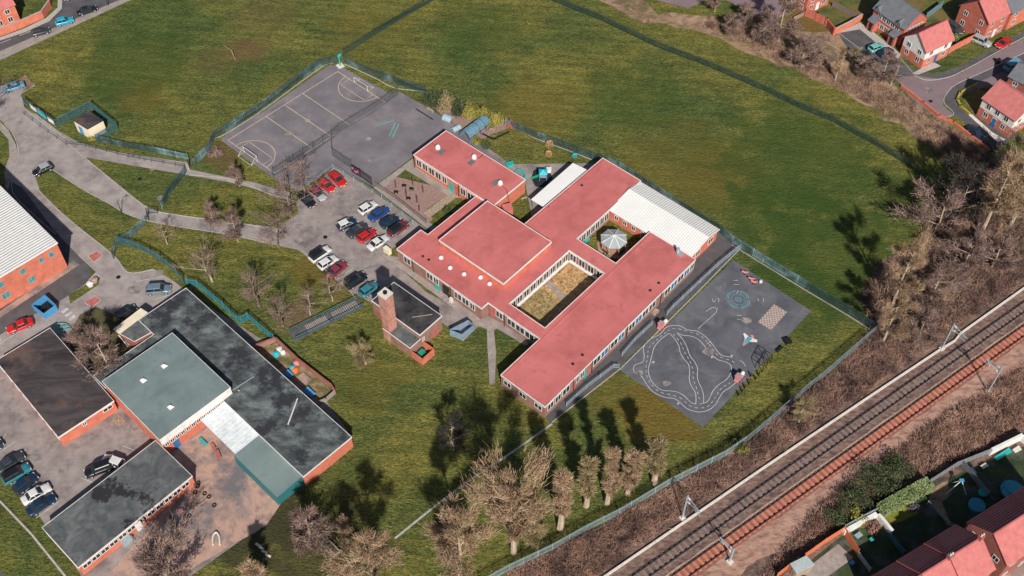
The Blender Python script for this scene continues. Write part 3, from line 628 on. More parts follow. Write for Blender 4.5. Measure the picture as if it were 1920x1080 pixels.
# west block, west wall (faces the lane)
p, q = uv(8.3, 42.2), uv(8.3, 21.4)
wins(sch, p, q, [(1.6, 3.4), (7.4, 9.0), (9.1, 10.4), (14.2, 16), (16.1, 17.8), (18, 19.2)], 1.1, 2.8); door(sch, p, q, 11.4, 1.6, 2.4, BLACK); pipes(sch, p, q, (4.0, 13.4), 3.2)
p, q = uv(14.5, 40.4), uv(14.5, 42.2)
p, q = uv(10, 21.4), uv(10, 9.5)
wins(sch, p, q, [(1.8, 3.4), (4.4, 6.3), (6.4, 8.4), (8.5, 10.6)], 1.1, 2.8); door(sch, p, q, .35, 1.3, 2.4, REDP); pipes(sch, p, q, (3.9,), 3.2)
# courtyard B: north-west and north-east inner walls glazed under white boarding
p, q = uv(28.7, 18.5), uv(12.2, 18.5); p, q = uv(12.2, 18.5), uv(28.7, 18.5)
for a, b in ((uv(28.7, 18.5), uv(12.2, 18.5)), (uv(28.7, 10.3), uv(28.7, 18.5))):
    L_ = (b-a).length; a, b = b, a
    wins(sch, a, b, row(L_, int(L_/1.65), 1.45, .3), 1.0, 2.85, bars=2)
    m = MB(); n = edge_n(a, b); m.bar(a+n*.18+Vector((0, 0, .72)), b+n*.18+Vector((0, 0, .72)), .3, .35); m.build('window_bench', WHITE, sch)
# courtyard A glazed wall and link
a, b = uv(31.8, 19.3), uv(41.6, 19.3); wins(sch, a, b, row(9.8, 7, 1.2, .2), .9, 2.8)
# nursery west wall, end wall
p, q = uv(27.72, 57), uv(27.72, 40.4)
wins(sch, p, q, [(.6, 2), (2.3, 3.7), (4, 5.5), (5.8, 7.3), (7.6, 8.8), (12.4, 13.8), (14.2, 16)], 1.15, 2.95, bars=2); door(sch, p, q, 9.4, 1.1, 2.4, TEAL); door(sch, p, q, 11.1, .9, 2.4, REDP); pipes(sch, p, q, (.15, 12.05), 3.4)
def dome(x, y, z, r=.5, mat=WHITE, name='roof_vent', par=None, h=.55):
    m = MB(); c = P(x, y, z); c = Vector((c.x, c.y, 0)); rs = [(r, z), (r, z+h*.4), (r*.85, z+h*.7), (r*.5, z+h*.93), (.02, z+h)]
    pr = [[c+Vector((math.cos(a)*rr, math.sin(a)*rr, zz)) for a in [6.283*k/12 for k in range(12)]] for rr, zz in rs]
    b0 = len(m.v)
    for rg in pr: m.v += rg
    for i in range(len(pr)-1):
        for k in range(12): m.f.append((b0+i*12+k, b0+i*12+(k+1) % 12, b0+(i+1)*12+(k+1) % 12, b0+(i+1)*12+k))
    return m.build(name, mat, par or sch)
for x, y in ((827, 484), (844, 503), (870, 515), (901, 521), (918, 533)): dome(x, y, 3.2, .42)
for x, y in ((793, 481), (804, 487.5), (1235, 531), (1219, 545), (1092, 666), (1074, 683), (1091, 348)): dome(x, y, 3.2, .28, BLACK, 'roof_outlet', h=.22)
for x, y in ((821, 278), (889, 296), (938, 345)): dome(x, y, 3.5, .5, h=.9)
m = MB()
for x, y in ((828, 285), (884, 305), (929, 343)):
    c = P(x, y, 3.5); m = MB(); m.box(c, 1.5, 1.0, 3.5, 3.6, ang(U)); m.build('roof_hatch', SLATE, sch)
m = MB()
for pts in ([(889, 294), (898, 297), (906, 290)], [(938, 345), (950, 356), (955, 378)], [(819, 276), (810, 268)]): m.tube([P(a, b, 3.75) for a, b in pts], .04, 5)
m.build('roof_cable', BLACK, sch)
# metal-roofed classroom block
mb = thing('classroom_block', 'orange brick classroom block with a white ribbed metal roof at the north-east corner', 'building', uv(46, 10))
bb = [uv(*p) for p in [(42.02, 1.3), (51.1, 1.3), (51.4, 19.28), (42.02, 19.28)]]
ze, zm = 2.75, 3.7
m = MB(); pts = bb
for i in range(4):
    a, b = pts[i], pts[(i+1) % 4]
    if i in (0, 2):
        mid = a.lerp(b, .62 if i == 0 else .38); m.poly([Vector((a.x, a.y, 0)), Vector((b.x, b.y, 0)), Vector((b.x, b.y, ze)), Vector((mid.x, mid.y, zm)), Vector((a.x, a.y, ze))])
    else: m.quad(Vector((a.x, a.y, 0)), Vector((b.x, b.y, 0)), Vector((b.x, b.y, ze)), Vector((a.x, a.y, ze)))
m.build('wall', BRICKO, mb)
r = MB()
def slope(m, a, b, c, d, th=.1): m.hexa([a, b, c, d], [x+Vector((0, 0, th)) for x in (a, b, c, d)])
e0, e1, e2, e3 = uv(41.75, 1.0, ze), uv(51.4, 1.0, ze), uv(51.7, 19.6, ze), uv(41.75, 19.6, ze); r0, r1 = uv(47.7, 1.0, zm), uv(47.9, 19.6, zm)
slope(r, e0, r0, r1, e3); slope(r, r0, e1, e2, r1); ro = r.build('roof', WHITER, mb)
rb = MB()
for k in range(38):
    t = (k+.5)/38; a = r0.lerp(r1, t)+Vector((0, 0, .12)); b = e1.lerp(e2, t)+Vector((0, 0, .12)); rb.bar(a, b, .1, .07)
    b = e0.lerp(e3, t)+Vector((0, 0, .12)); rb.bar(a, b, .04, .02)
rb.build('roof_ribs', nmat('pale_grey_rib', [(.42, .42, .42), (.52, .52, .51)], scale=1), ro)
wins(mb, uv(42.02, 1.3), uv(51.1, 1.3), [(2.2, 3.6), (6.2, 7.8)], .9, 2.3)
wins(mb, uv(42.02, 19.28), uv(42.02, 10.3), [(1, 1.9), (3, 3.9), (5, 5.9), (7.2, 8.1)], 1.0, 2.2); 
m = MB(); c = uv(42.8, 2.9); 
m.box(uv(41.2, 2.8), .9, .9, 3.27, 3.7, ang(U)); m.tube([uv(41.2, 3.4, 3.3), uv(41.2, 3.4, 4.5)], .32, 10); m.build('flue', GALV, mb)
# white canopy beside the north wing
cn = thing('canopy', 'long white flat canopy on posts beside the north wing', 'canopy', uv(41, 31))
cp = [uv(*p) for p in [(34.4, 28.95), (47.6, 28.95), (47.2, 32.7), (34.3, 32.4)]]
m = MB(); m.prism(cp, 2.6, 2.72); m.build('roof', WHITER, cn)
for k in range(5): m = MB(); m.box(cp[3].lerp(cp[2], (k+.15)/4.3)-V*.2, .1, .1, 0, 2.6, ang(U)); m.build('post', GALV, cn)

# gazebo
gz = thing('gazebo', 'octagonal gazebo with grey roof and white ribs in the small green courtyard', 'gazebo', P(1151, 447, 2.6).to_2d())
gc = P(1151, 447, 2.6); gc.z = 0
def ring(r, z, n=8, off=.39): return [gc+Vector((math.cos(off+k*6.2832/n)*r, math.sin(off+k*6.2832/n)*r, z)) for k in range(n)]
m = MB(); m.prism(ring(3.1, 0), .004, .28); m.build('deck', nmat('deck_timber', [(.35, .18, .13), (.5, .28, .2)], scale=2), gz)
a, ap = ring(2.55, 2.5), gc+Vector((0, 0, 3.5)); m = MB(); b_ = ring(2.55, 2.38)
for k in range(8): m.poly([a[k], a[(k+1) % 8], ap]); m.quad(b_[k], b_[(k+1) % 8], a[(k+1) % 8], a[k])
m.poly(list(reversed(b_))); rf = m.build('roof', nmat('gazebo_felt', [(.30, .34, .36), (.38, .42, .44)], scale=1), gz)
for k in range(8):
    m = MB(); m.bar(a[k]+Vector((0, 0, .04)), ap+Vector((0, 0, .04)), .12, .06); m.build('roof_rib', WHITE, rf)
    m = MB(); c = ring(2.3, 0)[k]; m.box(c, .12, .12, .28, 2.4); m.build('post', WOOD, gz)
m = MB()
w = ring(2.3, 0)
for k in range(8):
    if k != 5: m.bar(w[k]+Vector((0, 0, .6)), w[(k+1) % 8]+Vector((0, 0, .6)), .05, .62)
m.build('railing', nmat('dark_timber', [(.07, .05, .05), (.12, .09, .08)], scale=2), gz)

# ================================================================ boiler house
bh = thing('boiler_house', 'small dark flat-roofed boiler house with a tall square brick chimney', 'building', P(775, 600))
A, B = P(697.5, 564, 3.8), P(738.5, 530, 3.8); bu = (B-A).normalized(); bv = Vector((bu.y, -bu.x, 0)); A.z = 0
bL = (P(827.5, 593, 3.8)-P(738.5, 530, 3.8)).dot(bv); bW = (B-Vector((A.x, A.y, 3.8))).length
def bq(a, b, z=0): q = A+bu*a+bv*b; return Vector((q.x, q.y, z))
flat_part(bh, [bq(0, 0), bq(bW, 0), bq(bW, bL), bq(0, bL)], 3.8, BRICKB, SOOTY)
wins(bh, bq(0, bL), bq(bW, bL), [(.4, 1)], 1.5, 2.5); door(bh, bq(0, bL), bq(bW, bL), 3.0, 1.3, 2.2, REDP); door(bh, bq(0, 0), bq(0, bL), .8, 1, 2.0, BRICKD)
ann = [bq(-2.5, bL*.44), bq(-.02, bL*.44), bq(-.02, bL), bq(-2.5, bL)]
flat_part(bh, ann, 2.7, BRICKB, GREYR, fh=.2)
ch = P(722, 549, 12.2); ch.z = 0
m = MB(); m.box(ch, 1.75, 1.75, 0, 11.9, ang(bu)); cs = m.build('chimney', nmat('sooty_brick', [(.30, .14, .12), (.50, .25, .20), (.60, .33, .27)], scale=.6, detail=9, stretch=(1, 1, .35), dist=.6), bh)
m = MB(); m.box(ch, 1.88, 1.88, 11.9, 12.15, ang(bu)); m.build('cap', CONC, cs); m = MB(); m.tube([ch+Vector((0, 0, 12.1)), ch+Vector((0, 0, 12.4))], .38, 10); m.build('flue', BLACK, cs)
m = MB()
for k in range(3): m.bar(ch+bu*.91+Vector((0, 0, 3+k*3)), ch-bu*.91+Vector((0, 0, 3+k*3)), 1.82, .12)
m.build('brick_band', BRICKD, cs)
m = MB(); m.bar(bq(bW*.35, bL-3.6, 3.92), bq(bW*.85, bL-1.4, 3.92), .12, .08); m.build('roof_batten', WOOD, bh)
bs = thing('bin_store', 'low open brick bin store at the end of the boiler house', 'bin store', P(785, 655))
m = MB(); b0, b1, b2, b3 = bq(-2.3, bL+.1), bq(-2.3, bL+2.6), bq(.5, bL+2.6), bq(.5, bL+.1)
for a, b in ((b0, b1), (b1, b2), (b2, b3)): m.bar(a+Vector((0, 0, .8)), b+Vector((0, 0, .8)), .22, 1.6)
m.build('wall', BRICKO, bs)
m = MB(); c = bq(-1, bL+1.1); m.box(c, 1.1, .8, 0.03, 1.15, ang(bu)); o = tag(m.build('wheelie_bin', pmat('green_plastic', (.02, .3, .2), .5)), 'green wheeled bin inside the brick bin store', 'bin')
# fenced plant enclosure beside
pe = thing('plant_enclosure', 'open-topped blue-grey panelled enclosure by the boiler house', 'enclosure', P(868, 625))
q = PP([(848, 628), (884, 606), (887, 620), (864, 640)], 0); e = [P(843, 618, 1.6), P(878, 600, 1.6), P(888, 609, 1.6), P(866, 627, 1.6)]
for i, mt in enumerate((FENCEM, FENCEM, GALV, GALV)):
    m = MB(); a, b = e[i], e[(i+1) % 4]; m.bar(Vector((a.x, a.y, .8)), Vector((b.x, b.y, .8)), .08, 1.6); m.build('side_panel', nmat('blue_grey_panel', [(.16, .24, .33), (.24, .33, .42)], scale=1.5), pe)
# electricity substation top-left
ss = thing('substation', 'small cream substation kiosk with a dark flat roof', 'substation', P(168, 240))
q = [P(138, 226, 2.9), P(164, 242, 2.9), P(193, 226, 2.9), P(167, 208, 2.9)]; flat_part(ss, q, 2.9, CREAM, DARKR2, fasc=BLACK, fh=.12)
a, b = P(138, 226, 2.9), P(164, 242, 2.9); door(ss, Vector((a.x, a.y, 0)), Vector((b.x, b.y, 0)), 1, 1.2, 2.1, BLUEP); m = MB(); c = P(172, 261, .6); 
def simple(name, label, cat, mb, mat, group=None): return tag(mb.build(name, mat), label, cat, group)
def bush(name, label, cx, cy, r, h, mat, n=700, group=None, z=0, cat='bush'):
    c = P(cx, cy); m = MB(); rnd = random.Random(int(cx*7+cy))
    for i in range(int(n*1.9)):
        a = rnd.uniform(0, 6.283); ph = math.acos(rnd.uniform(0, 1)); rr = r*(rnd.uniform(.45, 1.08)*(1+.22*math.sin(a*3+cx)))
        p = c+Vector((math.cos(a)*math.sin(ph)*rr, math.sin(a)*math.sin(ph)*rr, .1+h*math.cos(ph)*rr/r))
        s = .06+.11*rnd.random(); u = Vector((rnd.gauss(0, 1), rnd.gauss(0, 1), rnd.gauss(0, 1))).normalized(); w = u.cross(Vector((rnd.gauss(0, 1), rnd.gauss(0, 1), 1))).normalized()
        m.quad(p-u*s, p-w*s*.6, p+u*s, p+w*s*.6)
    t = thing(name, label, cat, c, group); m.build('foliage', mat, t)
    k = MB()
    for j in range(5): aa = j*1.3; k.tube([c, c+Vector((math.cos(aa)*r*.5, math.sin(aa)*r*.5, h*.7))], [.06, .02], 5)
    k.build('stem', TWIGD, t); return t
bush('shrub', 'small round yellow shrub at the foot of the cream kiosk', 173, 262, .75, .9, LEAFY, 300, cat='shrub')

# ================================================================ lower-left school
ls = thing('school_building', 'dark-roofed school with a teal-roofed hall at the lower left', 'school', P(420, 760))
za = 2.9
N_, E_, S_, X_ = P(349, 541, za), P(659, 820, za), P(567, 892, za), P(262, 590, za)
def ortho(A, B, Cc):
    u = (B-A); u.z = 0; u.normalize(); v = Vector((-u.y, u.x, 0)); w = (Cc-B).dot(v); return A, B, B+v*w, A+v*w, u, v
a, b, c, d_, lu, lv = ortho(N_, E_, S_)
def lq(s, t, z=0): q = N_+lu*s+lv*t; return Vector((q.x, q.y, z))
def ls_(x, y, z): q = P(x, y, z)-Vector((N_.x, N_.y, z)); return q.dot(lu), q.dot(lv)
LW = ls_(567, 892, za)[1]; LL = ls_(659, 820, za)[0]
h1 = ls_(192, 717, 4.7); h2 = ls_(300, 824, 4.7); h3 = ls_(432, 727, 4.7); h4 = ls_(322, 624, 4.7)
hs0, hs1 = (h4[0]+h1[0])/2, (h3[0]+h2[0])/2; ht0, ht1 = (h4[1]+h3[1])/2, (h1[1]+h2[1])/2
# block with the passage strip wrapping the hall
w0 = ls_(300, 620, za)[0]; tw = ls_(168, 705, za)
outl = [(0, 0), (LL, 0), (LL, LW), (hs1+.02, LW), (hs1+.02, ht0), (hs0-.02, ht0), (hs0-.02, ht1), (w0, ht1), (w0, LW), (0, LW)]
outl = [lq(*p) for p in outl]
flat_part(ls, outl, za, BRICKO, DARKR)
hallp = [lq(hs0, ht0), lq(hs1, ht0), lq(hs1, ht1), lq(hs0, ht1)]
hr = flat_part(ls, hallp, 4.7, BRICKO, TEALR, fh=.25)
m = MB()
for a, b in (((hs1, ht0), (hs1, ht1)),):      # white panelled gable side of the hall
    p_, q_ = lq(*a), lq(*b)
    if edge_n(p_, q_).dot(lu) < 0: p_, q_ = q_, p_
    n = edge_n(p_, q_); m.bar(p_+n*.05+Vector((0, 0, 3.9)), q_+n*.05+Vector((0, 0, 3.9)), .09, 1.35); m.build('cladding', WHITE, ls)
    L_ = (q_-p_).length; wins(ls, p_, q_, [s for s in row(L_, 13, .75, .4)], 2.1, 3.1, bars=2)
    door(ls, p_, q_, L_*.12 if n.dot(lu) > 0 else .5, 1.1, 1.9, BGLASS)
p_, q_ = lq(hs0, ht1), lq(hs1, ht1)
if edge_n(p_, q_).dot(lv) < 0: p_, q_ = q_, p_
L_ = (q_-p_).length; wins(ls, p_, q_, row(L_, 7, 1.5, .4), 2.9, 4.2, bars=3)
p_, q_ = lq(LL, 0), lq(LL, LW)
if edge_n(p_, q_).dot(lu) < 0: p_, q_ = q_, p_
for x, y in ((308, 686), (269, 713), (320, 763)):
    c = P(x, y, 4.75); m = MB(); q = [c+lu*.45+lv*.45, c+lu*.45-lv*.45, c-lu*.45-lv*.45, c-lu*.45+lv*.45]; ap = c+Vector((0, 0, .6))
    for k in range(4): m.poly([q[k], q[(k+1) % 4], ap] if area(q) > 0 else [q[(k+1) % 4], q[k], ap])
    m.build('rooflight', WHITE, ls)
m = MB(); m.bar(P(558, 747, za+.15), P(540, 796, za+.15), .16, .16); m.build('roof_pipe', WHITE, ls)
m = MB(); m.bar(P(430, 735, za+.14), P(476, 706, za+.14), .1, .12); m.bar(P(420, 745, za+.14), P(430, 735, za+.14), .1, .12); m.build('roof_upstand', GALV, ls)
m = MB(); m.tube([P(412, 735, za+.1), P(412, 735, za+.6)], .12, 6); m.tube([P(448, 732, za+.1), P(448, 732, za+.7)], .08, 6); m.build('vent_pipe', WHITE, ls)
# lean-to roofs on the yard side
k1, k2 = ls_(415, 752, 2.6), ls_(482, 822, 2.6); k3 = ls_(440, 852, 2.5)
s_a, s_b, s_c = hs1+.06, ls_(461, 836, 2.6)[0], ls_(547, 908, 2.6)[0]; tl = ls_(440, 850, 2.4)[1]
m = MB(); m.hexa([lq(s_a, LW+.02, 2.5), lq(s_b, LW+.02, 2.5), lq(s_b, tl, 2.3), lq(s_a, tl, 2.3)], [lq(s_a, LW+.02, 2.62), lq(s_b, LW+.02, 2.62), lq(s_b, tl, 2.42), lq(s_a, tl, 2.42)])
lt = m.build('lean_to', nmat('white_sheeting', [(.55, .62, .66), (.80, .84, .85)], scale=1.1, detail=7, stretch=(1, 1, 1), big=(1.2, (.35, .4, .44), .62, .72)), ls)
m = MB()
for k in range(1, 12): t = k/12; m.bar(lq(s_a+(s_b-s_a)*t, LW+.05, 2.64), lq(s_a+(s_b-s_a)*t, tl, 2.44), .06, .05)
m.build('sheet_rib', WHITE, lt)
m = MB(); m.hexa([lq(s_b+.05, LW+.02, .0), lq(s_c, LW+.02, 0), lq(s_c, tl-.4, 0), lq(s_b+.05, tl-.4, 0)], [lq(s_b+.05, LW+.02, 2.6), lq(s_c, LW+.02, 2.6), lq(s_c, tl-.4, 2.45), lq(s_b+.05, tl-.4, 2.45)]); m.build('store', pmat('dull_teal_paint', (.03, .17, .19), .6), ls)
m = MB(); m.hexa([lq(s_b+.03, LW+.02, 2.61), lq(s_c+.1, LW+.02, 2.61), lq(s_c+.1, tl-.3, 2.46), lq(s_b+.03, tl-.3, 2.46)], [lq(s_b+.03, LW+.02, 2.7), lq(s_c+.1, LW+.02, 2.7), lq(s_c+.1, tl-.3, 2.55), lq(s_b+.03, tl-.3, 2.55)]); m.build('store_roof', TEALR, ls)
# porch with white canopy edge
q = [P(276, 588, 2.6), P(300, 614, 2.6), P(252, 640, 2.6), P(222, 624, 2.6)]; flat_part(ls, q, 2.6, BRICKD, GREYR, fh=.15)
m = MB(); q = [P(212, 618, 2.8), P(264, 578, 2.8), P(277, 586, 2.8), P(224, 626, 2.8)]; m.prism(q, 2.72, 2.86); m.build('porch_canopy', CREAM, ls)
m = MB(); m.bar(P(222, 628, 2.4), P(240, 650, .1), .12, .12); m.bar(P(228, 632, 1.4), P(243, 648, .1), .12, .12); m.build('ramp_rail', WHITE, ls)
# west block
wb = thing('classroom_block', 'classroom block with dark brown streaked roof, left of the teal-roofed hall', 'building', P(90, 740))
zb = 2.7; q = [P(110, 820, zb), P(213, 752, zb), P(90, 618, zb), P(-18, 680, zb)]; a, b, c, d_, u_, v_ = ortho(*q[:3]); q = [a, b, c, d_]
flat_part(wb, q, zb, BRICKO, DARKR2); cc = ccw(q)
for i in range(4):
    a, b = cc[i], cc[(i+1) % 4]; a = Vector((a.x, a.y, 0)); b = Vector((b.x, b.y, 0)); n = edge_n(a, b)
    if n.y < -.1 and n.x < 0: wins(wb, a, b, row((b-a).length, 8, 1.4, .5), 1.2, 2.4, bars=3)
    elif n.y < -.1: wins(wb, a, b, [((b-a).length-2.2, (b-a).length-.5), (4, 4.7)], 1.5, 2.4)
# south block
sb = thing('classroom_block', 'long grey-roofed classroom block with white window bands at the bottom left', 'building', P(220, 960))
q = [P(147, 1064, zb), P(360, 893, zb), P(290, 828, zb)]; a, b, c, d_, u_, v_ = ortho(*q); q = [a, b, c, d_]
flat_part(sb, q, zb, BRICKO, GREYR, fh=.3); cc = ccw(q)
for i in range(4):
    a, b = cc[i], cc[(i+1) % 4]; a = Vector((a.x, a.y, 0)); b = Vector((b.x, b.y, 0)); n = edge_n(a, b); L_ = (b-a).length
    if n.y < -.1 and n.x > .1: wins(sb, a, b, [(.5+k*1.55, .5+k*1.55+1.4) for k in range(7)]+[(L_-.6-k*1.6, L_+.8-k*1.6) for k in range(1, 7)], 1.35, 2.4, bars=2); pipes(sb, a, b, (L_*.55,), 2.6); door(sb, a, b, L_*.47, 1, 2.1, WHITE)
    elif n.y < -.1: wins(sb, a, b, row(L_, 6, 1.2, .5), 1.35, 2.3, bars=2)
m = MB(); c = P(237, 1013, .6); m.box(c, 1.6, 1.0, .05, 1.2, ang(u_)); simple('storage_box', 'pale grey storage box against the south side of the grey-roofed block', 'box', m, GALV)
# gym
gy = thing('sports_hall', 'tall orange brick sports hall with white corrugated roof at the left edge', 'building', P(40, 470))
zg = 6.6; q = [P(-60, 555, zg), P(106, 456, zg), P(-40, 322, zg)]; a, b, c, d_, u_, v_ = ortho(*q); q = [a, b, c, d_]
m = MB()
cc = ccw(q)
for i in range(4):
    a2, b2 = cc[i], cc[(i+1) % 4]; m.quad(Vector((a2.x, a2.y, 0)), Vector((b2.x, b2.y, 0)), Vector((b2.x, b2.y, zg)), Vector((a2.x, a2.y, zg)))
    a2 = Vector((a2.x, a2.y, 0)); b2 = Vector((b2.x, b2.y, 0)); n = edge_n(a2, b2); L_ = (b2-a2).length
    if n.y < -.1 and n.x > .1:
        tg = nmat('teal_glass', [(.05, .18, .19), (.12, .34, .34)], scale=.8, rough=.2)
        wins(gy, a2, b2, [(L_-2.1, L_-1.2), (L_-4.0, L_-3.2), (L_-7.8, L_-6.8), (L_-13.4, L_-11.0)], 4.3, 5.6, pane=tg, bars=1, frame=GALV); wins(gy, a2, b2, [(L_-7.2, L_-6), (L_-12.4, L_-10.9), (L_-15.2, L_-14.2)], 1.4, 2.8, pane=tg, bars=2, frame=GALV)
m.build('wall', BRICKO, gy)
m = MB(); m.prism([p+((p-(a+c)/2).normalized()*.3) for p in q], zg, zg+.15); m.build('roof', WHITER, gy)
w_ = (c-b).length; m = MB()
for k in range(int(w_/.62)): m.bar(a+v_*(.1+k*.62)*(1 if (c-b).dot(v_) > 0 else -1)+Vector((0, 0, .19))-u_*.2, b+v_*(.1+k*.62)*(1 if (c-b).dot(v_) > 0 else -1)+Vector((0, 0, .19))+u_*.2, .2, .09)
m.build('roof_ribs', nmat('grey_rib', [(.32, .33, .34), (.42, .43, .44)], scale=1), gy)

# ================================================================ houses
def gable_house(label, a, b, c, ze, zr, wall, roof, clad=None, name='house', over=.3, nwin=2, chim=None, doorm=None, ridge_ab=True, group=None, storeys=2, band=None, winmat=None, cat='house'):
    A, B, Cc = P(*a, ze), P(*b, ze), P(*c, ze); A.z = B.z = Cc.z = 0
    u = (B-A).normalized(); v = Vector((-u.y, u.x, 0)); w = (Cc-B).dot(v); L_ = (B-A).length
    if w < 0: A, B, u, w = B, A, -u, -w; v = -v
    t = thing(name, label, cat, (A+B)/2+v*w/2, group)
    def q(s, r, z=0): x = A+u*s+v*r; return Vector((x.x, x.y, z))
    m = MB(); split = ze*.52 if clad else 0
    def shell(m, z0, z1, gab):
        cs = [q(0, 0), q(L_, 0), q(L_, w), q(0, w)]
        for i in range(4):
            x, y = cs[i], cs[(i+1) % 4]
            if gab and i in (1, 3): mid = (x+y)/2; m.poly([Vector((x.x, x.y, z0)), Vector((y.x, y.y, z0)), Vector((y.x, y.y, z1)), Vector((mid.x, mid.y, zr-.08)), Vector((x.x, x.y, z1))])
            else: m.quad(Vector((x.x, x.y, z0)), Vector((y.x, y.y, z0)), Vector((y.x, y.y, z1)), Vector((x.x, x.y, z1)))
    if clad:
        shell(m, 0, split, False); m.build('wall', wall, t); m = MB(); shell(m, split, ze, True); m.build('upper_wall', clad, t)
    else: shell(m, 0, ze, True); m.build('wall', wall, t)
    o = over; sl = (zr-ze)/(w/2)
    for sgn, r0 in ((-1, 0), (1, w)):
        m = MB(); e = r0+sgn*o; zE = ze-o*sl
        x = [q(-o, e, zE), q(L_+o, e, zE), q(L_+o, w/2, zr), q(-o, w/2, zr)]
        if sgn > 0: x = [x[1], x[0], x[3], x[2]]
        m.hexa(x, [y+Vector((0, 0, .14)) for y in x]); ro = m.build('roof', roof, t)
        if name != 'terraced_house' or (x[0]-x[3]).y < 0: continue
        rb = MB(); nr = int((w/2)/.36)
        for k in range(1, nr): 
            f = k/nr; p0 = x[0].lerp(x[3], f); p1 = x[1].lerp(x[2], f); rb.bar(p0+Vector((0, 0, .13)), p1+Vector((0, 0, .13)), .16, .032)
        rb.build('tile_courses', pmat('shade_dark_tile', (.035, .02, .025), .8), ro)  # courses coloured near black on the rear slope only, deepening its shade
    m = MB(); m.bar(q(-o, w/2, zr+.16), q(L_+o, w/2, zr+.16), .22, .12); m.build('ridge_tiles', roof, t)
    for (x, y) in ((q(0, 0), q(L_, 0)), (q(L_, 0), q(L_, w)), (q(L_, w), q(0, w)), (q(0, w), q(0, 0))):
        LL_ = (y-x).length; n = edge_n(x, y)
        if n.y > .5: continue
        nn = nwin if LL_ > 5 else 1
        ww = row(LL_, nn, 1.1, LL_*.16) if nn > 1 else [(LL_/2-.6, LL_/2+.6)]
        if storeys > 1: wins(t, x, y, ww, ze-1.7, ze-.5, bars=2)
        wins(t, x, y, ww, .9, 2.2, bars=2)
    if doorm is not None: door(t, q(0, 0), q(L_, 0), L_*.45, .95, 2.05, doorm)
    if chim is not None:
        m = MB(); c0 = q(L_*chim, w/2); m.box(c0, .9, .6, zr-.4, zr+1.0, ang(u)); cs = m.build('chimney', BRICKD, t)
        for k in (-.2, .2): m = MB(); m.tube([c0+u*k+Vector((0, 0, zr+.98)), c0+u*k+Vector((0, 0, zr+1.35))], .12, 8); m.build('chimney_pot', CONC, cs)
    return t, q, L_, w
def porch(t, q, s, w=1.8, dpt=1.5, h=2.3, mat=BRICKR, roof=SLATE):
    m = MB(); m.hexa([q(s, -dpt), q(s+w, -dpt), q(s+w, -.01), q(s, -.01)], [q(s, -dpt, h), q(s+w, -dpt, h), q(s+w, -.01, h), q(s, -.01, h)]); o = m.build('porch', mat, t)
    m = MB(); a = [q(s-.15, -dpt-.2, h), q(s+w+.15, -dpt-.2, h), q(s+w+.15, -.01, h+.9), q(s-.15, -.01, h+.9)]; m.hexa(a, [x+Vector((0, 0, .12)) for x in a]); m.build('porch_roof', roof, o)
    m = MB(); a = q(s+w*.3, -dpt); b = q(s+w*.75, -dpt); n = edge_n(a, b); m.bar(a+n*.04+Vector((0, 0, 1.02)), b+n*.04+Vector((0, 0, 1.02)), .06, 2.0); m.build('door', BLACK, o)
gable_house('brick house with white-clad gable and pink roof on the street corner', (1737.5, 97), (1787.5, 73), (1749, 44), 4.6, 7.4, BRICKO, TILE, clad=WHITE, nwin=2, doorm=BGLASS)
t, q, L_, w = gable_house('pair of brick houses under one long grey roof with two grey porches', (1697, 54), (1640, 15), (1682, -5), 4.7, 7.6, BRICKR, SLATE, nwin=5)
porch(t, q, .4); porch(t, q, L_-2.4)
for s in (L_*.12, L_*.8):
    m = MB(); a = [q(s-1, -.35, 4.4), q(s+1, -.35, 4.4)]; ap0 = q(s, -.35, 5.9); bk = q(s, 2.6, 6.0)
    m.poly([a[0], a[1], ap0]); m.build('dormer_gable', SLATE, t); m = MB(); m.poly([a[0], ap0, bk]); m.poly([a[1], bk, ap0]); m.build('dormer_roof', SLATE, t)
gable_house('large red brick house with blank gable wall, behind the silver car', (1855, 43), (1893, 23), (1836, -8), 5.2, 8.6, BRICKR, TILE, nwin=2, doorm=WHITE)
gable_house('grey-roofed house at the top right corner of the view', (1899, 24), (1945, 0), (1900, -26), 4.7, 7.2, BRICKO, SLATE, nwin=2)
gable_house('brick house with white upper band and pink roof beside the turning head', (1844, 184), (1904, 225), (1952, 198), 4.7, 7.4, BRICKR, TILE, clad=WHITE, nwin=3, doorm=BGLASS)
gable_house('grey-roofed house at the right edge, half hidden behind the pink roof', (1893, 143), (1950, 172), (1985, 150), 3.6, 5.4, BRICKD, SLATE, nwin=2)
gable_house('brick house with white patio at the top edge', (1516, -4), (1560, -24), (1528, -46), 4.7, 7.4, BRICKR, TILE, nwin=2, doorm=WHITE)
gable_house('salmon brick house in the top left corner', (-45, 36), (26, 8), (-8, -22), 4.7, 7.2, BRICKO, TILE, nwin=3)
gable_house('dark-roofed house at the top edge above the bare trees', (1300, -55), (1350, -85), (1330, -110), 4.7, 7.2, BRICKR, TILE)
for lab, a, b, off, ze, zr, cm in (('terraced house whose pink roof leaves the bottom edge of the view, leftmost of the row', (1622, 1090), (1678, 1056), (75, 81), 4.7, 7.5, None),
    ('terraced house with darkly shaded rear slope, second of the row from the left', (1680, 1055), (1732, 1022), (75, 81), 5.2, 8.0, .97),
    ('terraced house with a chimney stack, third of the row from the left', (1733, 1022), (1790, 986), (75, 81), 5.6, 8.4, .97),
    ('taller terraced house with a bare brown end wall, second from the right edge', (1817, 980), (1881, 938), (72, 80), 6.4, 9.4, None),
    ('terraced house cut by the right edge of the view', (1882, 939), (1945, 898), (72, 80), 6.4, 9.4, .05)):
    gable_house(lab, (a[0]+off[0], a[1]+off[1]), (b[0]+off[0], b[1]+off[1]), b, ze, zr, BRICKD, TILE, name='terraced_house', over=.15, chim=cm, group='terraced houses at the bottom right')

